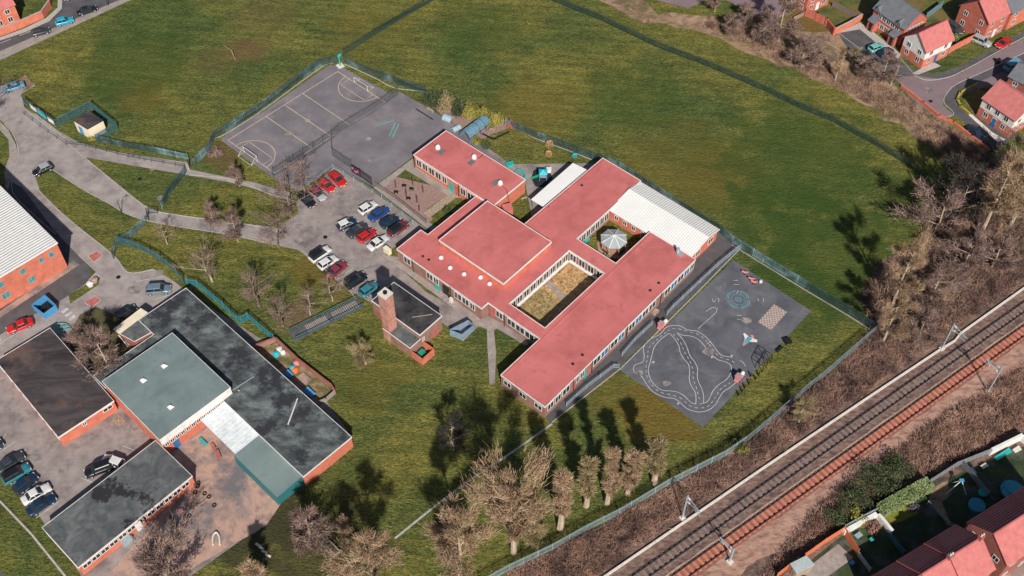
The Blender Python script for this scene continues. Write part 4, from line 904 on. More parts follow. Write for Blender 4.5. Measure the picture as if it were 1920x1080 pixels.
# ================================================================ fences and walls
def fence(label, pts, h=2.1, mat=None, style='pales', step=2.75, group=None, name='fence', par_world=False):
    p = pts if par_world else PP(pts); mat = mat or FENCE
    t = thing(name, label, 'fence' if 'rail' not in name else 'railing', p[0], group)
    posts = []; rail = MB(); pale = MB()
    for a, b in zip(p, p[1:]):
        d = b-a; L_ = d.length; n = max(1, round(L_/step)); dn = d.normalized()
        for k in range(n): posts.append(a+d*k/n)
        for z in ((h*.18, h*.85) if style != 'rails' else (h*.5, h*.95)): rail.bar(a+Vector((0, 0, z)), b+Vector((0, 0, z)), .05, .06)
        s = 0
        if style == 'pales':
            while s < L_:
                c = a+dn*s+Vector((dn.y, -dn.x, 0))*.03; pale.bar(c+Vector((0, 0, .06)), c+Vector((0, 0, h+.05)), .07, .02, up=dn.cross(Vector((0, 0, 1)))); s += .19
        elif style == 'mesh':
            while s < L_: c = a+dn*s; pale.bar(c+Vector((0, 0, .05)), c+Vector((0, 0, h)), .022, .015, up=dn.cross(Vector((0, 0, 1)))); s += .22
            for z in range(1, int(h/.35)): pale.bar(a+Vector((0, 0, z*.35)), b+Vector((0, 0, z*.35)), .012, .03)
        elif style == 'board':
            pale.bar(a+Vector((0, 0, h/2)), b+Vector((0, 0, h/2)), .045, h-.1)
    posts.append(p[-1])
    m = MB(); m.box(Vector((0, 0)), .09, .09, 0, h+.08); pr = m.build('post', mat); pr.parent = t
    for k, c in enumerate(posts[:100]):
        o = pr if k == 0 else pr.copy()
        if k: C.objects.link(o); o.parent = t
        o.location = c-t.location
    rail.build('rail', mat, t)
    if style != 'rails': pale.build('pales' if style == 'pales' else ('mesh_panel' if style == 'mesh' else 'board_panel'), mat, t)
    return t
def wall(label, pts, h, mat, w=.22, cap=None, name='garden_wall', cat='wall', piers=False):
    p = PP(pts); t = thing(name, label, cat, p[0]); m = MB()
    for a, b in zip(p, p[1:]): d = (b-a).normalized()*w/2; m.bar(a-d+Vector((0, 0, h/2)), b+d*.98+Vector((0, 0, h/2)), w, h)
    m.build('wall', mat, t)
    if cap:
        m = MB()
        for a, b in zip(p, p[1:]): m.bar(a+Vector((0, 0, h+.03)), b+Vector((0, 0, h+.03)), w+.08, .06)
        m.build('coping', cap, t)
    if piers:
        for a, b in zip(p, p[1:]):
            n = max(1, round((b-a).length/3))
            for k in range(n+1): m = MB(); m.box(a.lerp(b, k/n), .5, .5, 0, h+.18, ang(b-a)); m.build('pier', mat, t)
    return t
g1 = 'steel palisade fences round the school grounds'
fence('steel fence from the top corner of the ball court east to the hedge', [(645, 118), (672, 132), (704, 145), (760, 164), (800, 178)], group=g1)
fence('steel fence from the top of the ball court down its left side', [(636, 117), (600, 126), (548, 162), (495, 203), (425, 248), (402, 262), (392, 285), (366, 312)], group=g1)
fence('steel fence from the sandpit garden to the corner of the north wing', [(948, 236), (1010, 262), (1060, 280), (1110, 299), (1132, 306)], group=g1)
fence('steel fence behind the white metal roof of the classroom block', [(1132, 306), (1162, 318), (1212, 350), (1280, 394), (1352, 438)], group=g1)
fence('steel fence along the field beside the east playground', [(1352, 438), (1372, 456), (1430, 492), (1515, 544), (1592, 590), (1642, 622)], group=g1)
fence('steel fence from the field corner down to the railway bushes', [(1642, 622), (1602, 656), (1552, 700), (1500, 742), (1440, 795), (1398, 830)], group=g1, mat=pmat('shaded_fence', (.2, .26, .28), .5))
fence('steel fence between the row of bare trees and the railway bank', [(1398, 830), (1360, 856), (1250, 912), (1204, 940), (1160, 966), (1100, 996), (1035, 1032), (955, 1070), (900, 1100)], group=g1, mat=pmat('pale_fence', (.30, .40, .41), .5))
fence('dark green fence crossing the playing field at the top', [(644, 104), (704, 66), (760, 32), (812, 2), (850, -22)], mat=FENCED, h=1.8, group='dark green field fences')
fence('dark green fence along the far side of the playing field', [(1000, -22), (1040, 4), (1130, 40), (1230, 88), (1330, 126), (1440, 174), (1500, 204), (1560, 228), (1640, 272), (1700, 310), (1752, 350)], mat=FENCED, group='dark green field fences', h=1.7)
fence('blue fence carrying banners beside the drive', [(46, 192), (62, 206), (108, 238)], group=g1, h=1.9)
fence('fence round three sides of the cream kiosk', [(108, 238), (172, 203), (222, 244), (184, 266)], group=g1, mat=pmat('teal_fence', (.06, .17, .20), .5))
fence('blue fence running from the cream kiosk along the footpath', [(182, 264), (230, 276), (290, 286), (354, 300)], group=g1, h=1.7)
fence('fence from the footpath down to the drive gate', [(356, 312), (346, 330), (318, 366), (305, 392)], group=g1, h=2)
fence('fence below the drive gate, curving to the lower lane', [(274, 420), (248, 446), (220, 462), (214, 486)], group=g1, h=2)
fence('steel fence curving from the lower lane to the dark roof', [(222, 456), (262, 468), (300, 488), (330, 512), (345, 532)], group=g1, mat=pmat('teal_fence', (0, 0, 0)), h=2)
fence('blue fence tight against the dark-roofed wing', [(352, 534), (372, 538), (420, 578), (446, 604), (455, 606), (466, 598), (505, 632), (515, 640)], group=g1, mat=pmat('bright_blue_fence', (.04, .28, .36), .5), h=1.9)
fence('tall mesh fence between the two hard courts', [(748, 178), (700, 212), (636, 250), (624, 262), (512, 334)], h=2.6, mat=FENCEM, style='mesh')
fence('mesh fence between the car park and the inner court', [(622, 262), (624, 294), (660, 318)], h=2.4, mat=FENCEM, style='mesh')
fence('mesh fence along the east strip, behind the long wing', [(1389, 464), (1345, 500), (1262, 578), (1250, 592)], h=1.2, mat=pmat('strip_fence', (.3, .38, .45), .5))
fence('short fence section beside the curved white pipe marks', [(1222, 610), (1190, 640), (1166, 668)], h=1.1, mat=pmat('strip_fence', (0, 0, 0)))
fence('mesh fence corner between the lawn and the east playground', [(1160, 690), (1150, 690), (1100, 728), (1062, 762)], h=1.1, mat=pmat('strip_fence', (0, 0, 0)))
fence('low metal railing round the top of the car park', [(556, 362), (625, 314), (664, 338), (716, 372), (774, 418)], h=1.0, mat=GALV, style='rails', name='railing')
fence('low metal railing at the lower end of the parked cars', [(774, 420), (742, 446), (720, 464)], h=1.0, mat=GALV, style='rails', name='railing')
fence('footpath handrail beside the drive', [(46, 216), (90, 250), (124, 272), (160, 276), (240, 296), (352, 316)], h=1.0, mat=FENCEM, style='rails', name='railing')
fence('timber fence round the bark play area', [(706, 350), (740, 372), (800, 420)], h=1.1, mat=pmat('old_timber', (.2, .16, .14), .8), style='mesh')
# banner panels on the drive fence
for lab, a, b, mt in (('white banner tied to the drive fence, upper one', (61, 206), (72, 214), WHITE), ('cyan banner tied to the drive fence between the white ones', (74, 215), (91, 228), CYAN), ('white banner tied to the drive fence, lower one', (94, 230), (105, 237), WHITE)):
    m = MB(); a, b = P(*a), P(*b); n = edge_n(a, b)*.12; m.bar(a+n+Vector((0, 0, 1.1)), b+n+Vector((0, 0, 1.1)), .03, 1.1); o = m.build('banner', mt); tag(o, lab, 'banner')
m = MB(); a, b = P(660, 322), P(676, 332); n = edge_n(a, b)*.1
for k in range(2): pass
bn = thing('banner', 'dark mural banner on the court fence beside the car park', 'banner', a)
m.bar(a+n+Vector((0, 0, 1)), b+n+Vector((0, 0, 1)), .05, 1.9); m.build('board', pmat('plum_board', (.09, .04, .07), .6), bn)
m = MB(); 
for s, z, w_ in ((.2, 1.4, .5), (.55, .9, .6), (.8, 1.3, .35)): c = a.lerp(b, s)+n*1.4; m.bar(c-(b-a).normalized()*w_/2+Vector((0, 0, z)), c+(b-a).normalized()*w_/2+Vector((0, 0, z)), .02, .45)
m.build('painted_shapes', PINKP, bn)
fence('dark slatted gate panels at the corner of the inner court', [(676, 332), (698, 348)], h=2.0, mat=BLACK, style='pales', name='gate')
t = fence('dark steel gates standing across the drive', [(279, 414), (277, 402), (296, 400)], h=1.8, mat=FENCED, name='gate', style='mesh')
wall('salmon brick garden wall along the top-left street', [(-60, 92), (0, 68), (46, 50), (82, 34), (96, 14), (98, -12)], 1.9, BRICKO, cap=KERB)
wall('red brick garden wall stepping down behind the estate parking', [(1511, 30), (1530, 38), (1548, 48), (1562, 66)], 1.9, BRICKR, piers=True)
wall('low salmon brick wall above the estate parking', [(1562, 66), (1590, 52), (1614, 38)], 1.7, BRICKO, cap=KERB)
wall('salmon brick wall between the corner house and the silver car', [(1778, 100), (1800, 88), (1828, 74)], 1.7, BRICKO)
wall('long low red wall between the estate road and the scrub bank', [(1690, 164), (1730, 195), (1760, 220), (1775, 226), (1786, 232), (1820, 258), (1852, 282)], .7, BRICKO, w=.35)
wall('short buff wall beside the bare trees at the top', [(1488, 38), (1512, 26)], .9, PEACH)
wall('brick wall enclosing the nursery garden beside the dark roof', [(478, 655), (518, 640), (560, 680), (622, 728), (628, 738)], 1.1, BRICKB, cap=BRICKD)
wall('grey retaining wall closing the lower end of the nursery garden', [(628, 738), (612, 752), (598, 758)], .9, PAVE)
# orange and steel fences behind the terrace gardens
fence('orange stained board fence behind the terrace gardens', [(1506, 1048), (1545, 1020), (1580, 998)], h=1.9, mat=pmat('orange_timber', (.66, .19, .08), .7), style='board')
fence('short orange fence at the bottom edge beside the grey shed', [(1455, 1084), (1483, 1062)], h=1.8, mat=pmat('orange_timber', (0, 0, 0)), style='board')
fence('orange dividing fence between two terrace gardens', [(1580, 998), (1606, 1040)], h=1.8, mat=pmat('orange_timber', (0, 0, 0)), style='board')
fence('blue-grey dividing fence running to the terrace', [(1606, 1040), (1630, 1072)], h=1.3, mat=GALV, style='board')
fence('grey panelled fence beside the light green hedge', [(1580, 995), (1610, 978), (1642, 962)], h=1.9, mat=pmat('grey_board', (.22, .27, .28), .6), style='board')
wall('white walled garden corner behind the terrace', [(1582, 1001), (1642, 968), (1668, 1000)], 1.3, WHITE, w=.5)
fence('blue dividing fence right of the white walled corner', [(1662, 1004), (1692, 1040)], h=1.5, mat=pmat('teal_fence', (0, 0, 0)), style='board')
fence('weathered fence behind the gardens with the round pools', [(1740, 908), (1790, 876), (1855, 850)], h=1.7, mat=pmat('weather_board', (.2, .22, .24), .7), style='board')
wall('white rendered wall at the right edge behind the gardens', [(1855, 852), (1912, 824), (1935, 845)], 1.8, WHITE, w=.4)
fence('low wire fence between the dark lawns', [(1738, 945), (1785, 990)], h=1, mat=GALV, style='rails')
fence('dividing fence left of the trampoline garden', [(1802, 872), (1850, 930)], h=1.5, mat=pmat('weather_board', (0, 0, 0)), style='board')
fence('dark board fence between estate back gardens', [(1735, 36), (1765, 14)], h=1.9, mat=pmat('blue_grey_board', (.13, .22, .28), .7), style='board')
fence('low timber fence between the top gardens', [(1560, 12), (1604, 36)], h=1.5, mat=pmat('old_timber', (0, 0, 0)), style='board')
Z[0] = .012
gd = PP([(1470, 1090), (1582, 1002), (1740, 912), (1925, 835), (2050, 900), (1700, 1120), (1450, 1130)]); m = MB(); m.sheet([gd], layer()); o = m.build('terrace_gardens', nmat('shade_dark_lawn', [(.02, .035, .02), (.06, .085, .03)], scale=.5, detail=8, big=(.3, (.10, .095, .09), .52, .62))); o['kind'] = 'structure'  # lawn coloured dark to stand for the shade over these gardens
struct('patio', [(1500, 1075), (1572, 1020), (1600, 1046), (1540, 1090)], PAVE); struct('sunny_lawn', [(1655, 975), (1680, 950), (1716, 945), (1722, 962), (1690, 978), (1662, 985)], nmat('sunlit_lawn', [(.14, .15, .02), (.26, .25, .04)], scale=1))  # sunny_lawn: brighter grass colour stands in for sun falling on this patch
struct('bracken_strip', [(1742, 918), (1775, 900), (1785, 925), (1765, 940), (1784, 985), (1776, 985), (1745, 940)], SOIL, .1, 1)
struct('front_street', [(1850, 1100), (1868, 1068), (1925, 1036), (2020, 1000), (2020, 1150), (1850, 1150)], PEACH)
struct('corner_lawn', [(1806, 186), (1830, 165), (1862, 178), (1836, 212), (1822, 210)], nmat('dry_lawn', [(.13, .10, .03), (.24, .17, .05)], scale=1))
wall('yellow-flowered low hedge line round the corner lawn', [(1832, 158), (1800, 175), (1794, 188), (1800, 200), (1816, 214)], .45, nmat('yellow_hedge', [(.25, .2, .03), (.55, .46, .08)], scale=3), w=.4, name='low_hedge', cat='hedge')
struct('white_path', [(1816, 216), (1822, 214), (1860, 248), (1885, 262), (1870, 266)], CONC)
# footbridge steps across the grass bank
st = thing('steps', 'flight of grey steps with blue side rails crossing the grass bank', 'steps', P(620, 600))
a0, a1 = P(548, 632), P(676, 568); dd = (a1-a0); dn = dd.normalized(); m = MB(); m2 = MB()
m.bar(a0+Vector((0, 0, .06)), a1+Vector((0, 0, .06)), 2.3, .12); m.build('ramp', nmat('step_concrete', [(.07, .07, .08), (.13, .125, .135)], scale=1), st)
nr = 0
for rng in ((.22, .52), (.60, .97)):
    for k in range(13): c = a0+dd*(rng[0]+(rng[1]-rng[0])*k/13); sm_ = MB(); sm_.box(c, .2, 1.7, .12, .27, ang(dn)); sm_.build('step', PAVE, st)
sd = Vector((-dn.y, dn.x, 0))
for s in (-1.1, 1.1):
    m = MB(); a, b = a0+sd*s, a1+sd*s; m.bar(a+Vector((0, 0, .9)), b+Vector((0, 0, .9)), .09, .09); m.bar(a+Vector((0, 0, .45)), b+Vector((0, 0, .45)), .05, .05)
    for k in range(9): m.box(a.lerp(b, k/8), .07, .07, 0, .9)
    m.build('handrail', pmat('teal_fence', (0, 0, 0)), st)

# ================================================================ cars
PAINT = {}
def paint(nm, col):
    if nm not in PAINT:
        PAINT[nm] = pmat(nm+'_car_paint', col, .28, .1, .6)
    return PAINT[nm]
CARP = {'red': (.60, .02, .02), 'dark_red': (.22, .025, .035), 'maroon': (.30, .04, .07), 'white': (.78, .78, .77), 'black': (.015, .016, .02), 'charcoal': (.05, .055, .065), 'silver': (.42, .43, .45), 'blue': (.02, .07, .26), 'navy': (.015, .035, .08), 'grey_blue': (.16, .22, .28), 'cyan': (.03, .42, .62), 'teal': (.04, .24, .30), 'turquoise': (.2, .55, .52), 'sky': (.15, .36, .50)}
def proto_car(kind):
    """a car pointing along +x, wheels on z=0"""
    L_, W, Hh = {'hatch': (4.0, 1.75, 1.48), 'saloon': (4.6, 1.8, 1.42), 'suv': (4.5, 1.86, 1.68), 'van': (4.8, 1.9, 1.95)}[kind]
    t = thing('parked_car', 'x', 'car', (0, 0, 0)); b = MB()
    bonnet = {'hatch': .26, 'saloon': .27, 'suv': .25, 'van': .16}[kind]; boot = {'hatch': .05, 'saloon': .17, 'suv': .04, 'van': .02}[kind]
    # lower body as lofted sections along x: (x, halfwidth, z_low, z_belt)
    zb = Hh*.60
    secs = [(-.5, .80, .38, zb*.86), (-.485, .92, .26, zb*.96), (-.42, .99, .22, zb), (-.2, 1, .2, zb*1.0), (.1, 1, .2, zb*.99), (.5-bonnet, 1, .2, zb*.97), (.5-bonnet*.5, .985, .22, zb*.88), (.44, .95, .25, zb*.78), (.485, .86, .3, zb*.68), (.5, .72, .36, zb*.58)]
    rings = []
    for x, hw, zl, zt in secs:
        hw *= W/2; prof = [(-hw*.9, zl), (-hw, zl+.12), (-hw, zt*.72), (-hw*.93, zt), (-hw*.5, zt+.03), (hw*.5, zt+.03), (hw*.93, zt), (hw, zt*.72), (hw, zl+.12), (hw*.9, zl)]
        rings.append(len(b.v)); b.v += [Vector((x*L_, y, z)) for y, z in prof]
    for r0, r1 in zip(rings, rings[1:]):
        for k in range(10): b.f.append((r0+k, r0+(k+1) % 10, r1+(k+1) % 10, r1+k))
    b.f.append(tuple(rings[0]+k for k in reversed(range(10)))); b.f.append(tuple(rings[-1]+k for k in range(10)))
    b.f = [tuple(reversed(f)) for f in b.f]
    body = b.build('body', PAINT['base'], t, True)
    # greenhouse: dark glass block and painted roof
    xr, xf = (-.5+boot)*L_, (.5-bonnet)*L_
    rk = {'hatch': .35, 'saloon': .65, 'suv': .3, 'van': .12}[kind]; fk = {'hatch': .75, 'saloon': .8, 'suv': .65, 'van': .5}[kind]
    lo = [Vector((xr, -W*.45, zb-.02)), Vector((xf, -W*.45, zb-.04)), Vector((xf, W*.45, zb-.04)), Vector((xr, W*.45, zb-.02))]
    hi = [Vector((xr+rk, -W*.37, Hh-.06)), Vector((xf-fk, -W*.37, Hh-.06)), Vector((xf-fk, W*.37, Hh-.06)), Vector((xr+rk, W*.37, Hh-.06))]
    g = MB(); g.hexa(lo, hi); g.build('window_glass', GLASS, t)
    r = MB(); c1 = [Vector((xr+rk-.05, -W*.385, Hh-.09)), Vector((xf-fk+.06, -W*.385, Hh-.09)), Vector((xf-fk+.06, W*.385, Hh-.09)), Vector((xr+rk-.05, W*.385, Hh-.09))]
    c2 = [Vector((xr+rk+.1, -W*.33, Hh)), Vector((xf-fk-.1, -W*.33, Hh)), Vector((xf-fk-.1, W*.33, Hh)), Vector((xr+rk+.1, W*.33, Hh))]
    r.hexa(c1, c2); r.build('roof', PAINT['base'], t)
    for y in (-1, 1):
        p = MB()
        for i in (0, 1): p.bar(Vector((lo[i].x, y*W*.452, lo[i].z)), Vector((hi[i].x, y*W*.374, hi[i].z)), .07, .06)
        mx = (lo[0].x+lo[1].x)/2-.1; p.bar(Vector((mx, y*W*.452, zb)), Vector((mx, y*W*.374, Hh-.06)), .08, .05)
        p.bar(Vector((lo[0].x, y*W*.452, zb)), Vector((lo[1].x, y*W*.452, zb-.01)), .05, .05)
        p.build('window_frame', PAINT['base'], t)
    for x in (-.31, .31):
        for y in (-1, 1):
            w = MB(); w.tube([Vector((x*L_, y*W*.40, .33)), Vector((x*L_, y*(W*.5+.015), .33))], .33, 14); wo = w.build('wheel', RUBBER, t)
            w = MB(); w.tube([Vector((x*L_, y*(W*.5+.016), .33)), Vector((x*L_, y*(W*.5+.03), .33))], .2, 10); w.build('rim', GALV, wo)
    for y in (-1, 1):
        w = MB(); w.box(Vector((L_*.47, y*W*.33)), .16, .36, zb*.56, zb*.74); w.build('headlight', pmat('lamp_glass', (.7, .72, .75), .15), t)
        w = MB(); w.box(Vector((-L_*.487, y*W*.37)), .1, .22, zb*.7, zb*.9); w.build('tail_light', pmat('red_lamp', (.4, .01, .01), .2), t)
        w = MB(); w.box(Vector((xf-.35, y*W*.54)), .14, .18, zb, zb+.13); w.build('wing_mirror', PAINT['base'], t)
    w = MB(); w.box(Vector((L_*.5, 0)), .03, .5, .38, .5); w.build('number_plate', WHITE, t)
    return t
PAINT['base'] = pmat('base_car_paint', (.5, .5, .5), .28, .1, .6)
protos = {k: proto_car(k) for k in ('hatch', 'saloon', 'suv', 'van')}
used = set()
CG = {'c': 'cars in the school car park', 'l': 'cars parked in the lower-left site', 's': 'cars parked along the top-left street', 'e': 'cars on the new estate'}
def tree_objs(r):
    out = [r]
    for ch in KIDS.get(r.name, []): out += tree_objs(ch)
    return out
register(None)
CARS = [
 ('saloon', 'red', (617, 321), (648, 349), 'bright red saloon in the top corner of the school car park', 'c', None),
 ('hatch', 'red', (598, 338), (626, 357), 'smaller red hatchback second from the top corner of the car park', 'c', None),
 ('hatch', 'silver', (582, 353), (609, 374), 'pale car with a dark maroon roof beside the two red cars', 'c', 'maroon'),
 ('saloon', 'black', (561, 362), (588, 386), 'black saloon at the left end of the top row', 'c', None),
 ('hatch', 'white', (672, 399), (707, 378), 'white car at the upper end of the railing row', 'c', None),
 ('saloon', 'blue', (692, 412), (729, 388), 'deep blue saloon next to the white car by the railing', 'c', None),
 ('hatch', 'navy', (713, 425), (748, 405), 'dark teal-blue car, third along the railing row', 'c', None),
 ('suv', 'dark_red', (730, 440), (764, 416), 'black and dark red car at the lower end of the railing row', 'c', 'black'),
 ('hatch', 'navy', (632, 428), (668, 410), 'dark car with a white roof at the end of the middle row', 'c', 'white'),
 ('saloon', 'charcoal', (652, 443), (688, 418), 'charcoal grey saloon between the white-roofed and the red car', 'c', None),
 ('hatch', 'red', (670, 453), (705, 429), 'red hatchback in the middle row', 'c', None),
 ('saloon', 'white', (690, 466), (728, 442), 'white saloon at the lower end of the middle row', 'c', None),
 ('suv', 'white', (581, 488), (619, 464), 'white car with a black roof at the grass edge', 'c', 'black'),
 ('hatch', 'white', (599, 501), (630, 482), 'small all-white car at the grass edge', 'c', None),
 ('saloon', 'maroon', (616, 518), (647, 492), 'maroon car beside the white bay line', 'c', None),
 ('suv', 'black', (648, 538), (686, 513), 'black people carrier, second from the boiler house', 'c', None),
 ('hatch', 'teal', (673, 556), (711, 527), 'dull teal car parked nearest the boiler house', 'c', None),
 ('saloon', 'red', (62, 600), (11, 620), 'red car parked alone in a white bay under the sports hall', 'l', None),
 ('suv', 'grey_blue', (276, 544), (318, 541), 'grey-blue estate car in the bay above the dark roof', 'l', None),
 ('hatch', 'black', (222, 594), (250, 578), 'black car in the shade behind the cream porch roof', 'l', None),
 ('saloon', 'charcoal', (-4, 880), (42, 852), 'grey saloon at the top of the bottom-left row', 'l', None),
 ('suv', 'teal', (5, 903), (56, 873), 'dark green car, second of the bottom-left row', 'l', 'black'),
 ('hatch', 'navy', (24, 924), (71, 888), 'dark blue-grey car between the green and the white car', 'l', None),
 ('saloon', 'white', (40, 941), (95, 910), 'long white saloon in the bottom-left row', 'l', None),
 ('saloon', 'navy', (51, 963), (103, 928), 'navy saloon at the lower end of the bottom-left row', 'l', None),
 ('saloon', 'charcoal', (-42, 855), (0, 830), 'car mostly outside the left edge above the row', 'l', None),
 ('suv', 'black', (206, 870), (164, 887), 'black car beside the long grey roof', 'l', None),
 ('hatch', 'white', (231, 872), (193, 858), 'small white car next to the black one beside the long grey roof', 'l', None),
 ('hatch', 'charcoal', (57, 64), (95, 54), 'dark car with pale windows, leftmost on the top-left street', 's', None),
 ('hatch', 'cyan', (102, 44), (139, 34), 'bright blue car on the top-left street', 's', None),
 ('saloon', 'black', (146, 24), (180, 13), 'black car, rightmost on the top-left street', 's', None),
 ('saloon', 'sky', (45, 156), (4, 168), 'light blue car turning by the school entrance verge', 's', None),
 ('hatch', 'black', (92, 311), (66, 324), 'black and pale car on the grass by the drive junction', 's', 'silver'),
 ('hatch', 'turquoise', (1632, 93), (1655, 84), 'turquoise hatchback on the estate parking court', 'e', None),
 ('hatch', 'navy', (1651, 102), (1672, 92), 'dark blue hatchback next to the turquoise one', 'e', None),
 ('hatch', 'red', (1896, 74), (1867, 88), 'bright red car parked on the estate road', 'e', None),
 ('suv', 'silver', (1828, 72), (1852, 82), 'silver car on the driveway beside the salmon wall', 'e', None),
 ('suv', 'charcoal', (1780, 46), (1799, 58), 'dark car with pale trim between the two pink-roofed houses', 'e', None),
 ('saloon', 'navy', (1820, 238), (1842, 260), 'dark blue car squeezed in beside the low red wall', 'e', None),
 ('hatch', 'black', (1848, 262), (1864, 276), 'black car at the end of the low red wall', 'e', None),
 ('van', 'sky', (1885, 130), (1915, 114), 'light blue van in the shade at the right edge', 'e', None),
 ('hatch', 'silver', (118, -4), (150, -14), 'pale car crossing the top edge on the street', 's', None),
]
for kind, col, a, b, lab, grp, rc in CARS:
    pr = protos[kind]; a, b = P(a[0], a[1], .7), P(b[0], b[1], .7); c = (a+b)/2; c.z = 0; rz = ang(b-a)+random.uniform(-.03, .03)
    r = dup(pr, c+Vector((0, 0, .05)), rz, label=lab, group=CG[grp])
    stack = [r]; C_kids = {}
    for ch in C.objects[-30:]:
        pass
    CARNEW = r
    pm = paint(col, CARP[col]); rm = paint(rc, CARP[rc]) if rc else pm
    # repaint this copy only
    n_ = r
    def all_kids(o):
        for x in list(o.children): yield x; yield from all_kids(x)
    for ch in all_kids(r):
        if ch.data and ch.data.materials and ch.data.materials[0] == PAINT['base']:
            ch.material_slots[0].link = 'OBJECT'; ch.material_slots[0].material = rm if ch.name.startswith(('roof', 'window_frame')) else pm
for pr in protos.values():
    for o in tree_objs(pr)[::-1]: bpy.data.objects.remove(o)

# ================================================================ trees
def make_tree(seed, h, cr, base=.25, mat=TWIG, dens=1.0, bark=TRUNK, narrow=False, tw=.05, lean=(0, 0)):
    rnd = random.Random(seed); t = thing('bare_tree', 'x', 'tree')
    m = MB(); top = Vector((lean[0]+rnd.uniform(-.4, .4), lean[1]+rnd.uniform(-.4, .4), h*.8))
    tr = [Vector((0, 0, -.1)), Vector((rnd.uniform(-.1, .1), rnd.uniform(-.1, .1), h*.2)), top*.5+Vector((rnd.uniform(-.3, .3), rnd.uniform(-.3, .3), 0)), top]
    r0 = .022*h+.06+(.08 if narrow else 0); m.tube(tr, [r0, r0*.8, r0*.6, r0*.25], 7)
    tips = []; nb = int((9 if not narrow else 16)*(1+h/25)); lobes = [(rnd.uniform(0, 6.28), rnd.uniform(.55, 1.15)) for _ in range(5)]
    tb = MB()
    for i in range(nb):
        f = base+(.97-base)*(i+.5)/nb; s = min(.999, f/.8*1.0) if f < .8 else .999
        k = s*3; j = int(k); p0 = tr[j].lerp(tr[j+1], k-j) if f < .8 else tr[3]
        a = i*2.4+rnd.uniform(-.5, .5); lob = max(.6, sum(w*max(0, math.cos(a-b)) for b, w in lobes)*.7)
        prof = math.sin(math.pi*min(1, max(.12, (f-base)/(1-base)*.85+.12)))**.6
        R_ = cr*prof*lob*rnd.uniform(.8, 1.1)*((.55+.9*abs(math.sin(f*7+seed))) if narrow else 1)
        up = h*(.12 if not narrow else .14)*rnd.uniform(.7, 1.4)
        if f > .85: up = h-p0.z; R_ *= .5
        p1 = p0+Vector((math.cos(a)*R_*.5, math.sin(a)*R_*.5, up*.6)); p2 = p0+Vector((math.cos(a)*R_, math.sin(a)*R_, up))
        tb.tube([p0, p1, p2], [r0*.28, r0*.16, .02], 5); tips.append((p1, p2, R_))
        for q in range(3):
            aa = a+rnd.uniform(-1.1, 1.1); l = max(.8 if not narrow else .5, R_*.5)*rnd.uniform(.6, 1.1); s0 = p0.lerp(p1, rnd.uniform(.3, 1)) if q == 0 else p1.lerp(p2, rnd.random())
            e = s0+Vector((math.cos(aa)*l, math.sin(aa)*l, l*rnd.uniform(.1, .8))); tb.tube([s0, e], [r0*.12, .015], 4); tips.append((s0, e, l))
    m.build('trunk', bark, t)
    tb.build('branches', bark, t)
    c = MB(); n = int(46*dens)
    for p, q, l in tips:
        for i in range(n):
            s = p.lerp(q, rnd.uniform(.15, 1.08)); sp = min(1.2, .3+l*.28) if not narrow else .3
            s = s+Vector((rnd.gauss(0, sp*.55), rnd.gauss(0, sp*.55), rnd.gauss(0, sp*.45)))
            if s.z < h*base*.6: continue
            dd_ = ((q-p).normalized()*.8+Vector((rnd.gauss(0, .5), rnd.gauss(0, .5), rnd.gauss(.35, .5)))).normalized()*rnd.uniform(.5, 1.3)*(.55 if narrow else 1)
            w_ = dd_.cross(Vector((rnd.gauss(0, 1), rnd.gauss(0, 1), rnd.gauss(0, 1)))); w_ = w_.normalized()*tw*rnd.uniform(.5, 1.2)
            c.quad(s-w_, s+w_, s+dd_+w_*.3, s+dd_-w_*.3)
    c.build('crown', mat, t); return t
VAR = {}
def tv(k, *a, **kw):
    VAR[k] = make_tree(*a, **kw)
tv('big', 3, 18, 4.3, .42, TWIG, 3.0, tw=.05); tv('big2', 5, 18, 4.6, .36, TWIG, 3.0, tw=.05); tv('olive', 8, 16, 3.9, .2, TWIGO, 3.0, tw=.05)
tv('pop', 11, 16, .62, .24, TWIG, 1.6, narrow=True, tw=.045); tv('pop2', 14, 14, .6, .26, TWIGO, 1.6, narrow=True, tw=.045); tv('pop3', 17, 12, .6, .24, TWIG, 1.5, narrow=True, tw=.045)
tv('mauve', 21, 10, 3.6, .18, TWIGP, 1.5, tw=.06); tv('mauve2', 24, 8, 3.0, .12, TWIGP, 1.6, tw=.06); tv('dark', 27, 9, 3.6, .15, TWIGD, 1.1, tw=.05); tv('thin', 31, 8, 2.6, .3, TWIGP, .35, tw=.03); tv('thin2', 33, 9, 3.2, .3, TWIGP, .45, tw=.03, bark=TWIGP)
register(None)
BASEH = {'big': 18, 'big2': 18, 'olive': 16, 'pop': 16, 'pop2': 14, 'pop3': 12, 'mauve': 10, 'mauve2': 8, 'dark': 9, 'thin': 8, 'thin2': 9}
G2 = 'row of slim bare trees above the railway fence'; G3 = 'bare trees on the field and railway edge'; G4 = 'thin bare trees on the lawns round the drive'; G5 = 'bare trees at the bottom of the lawn'
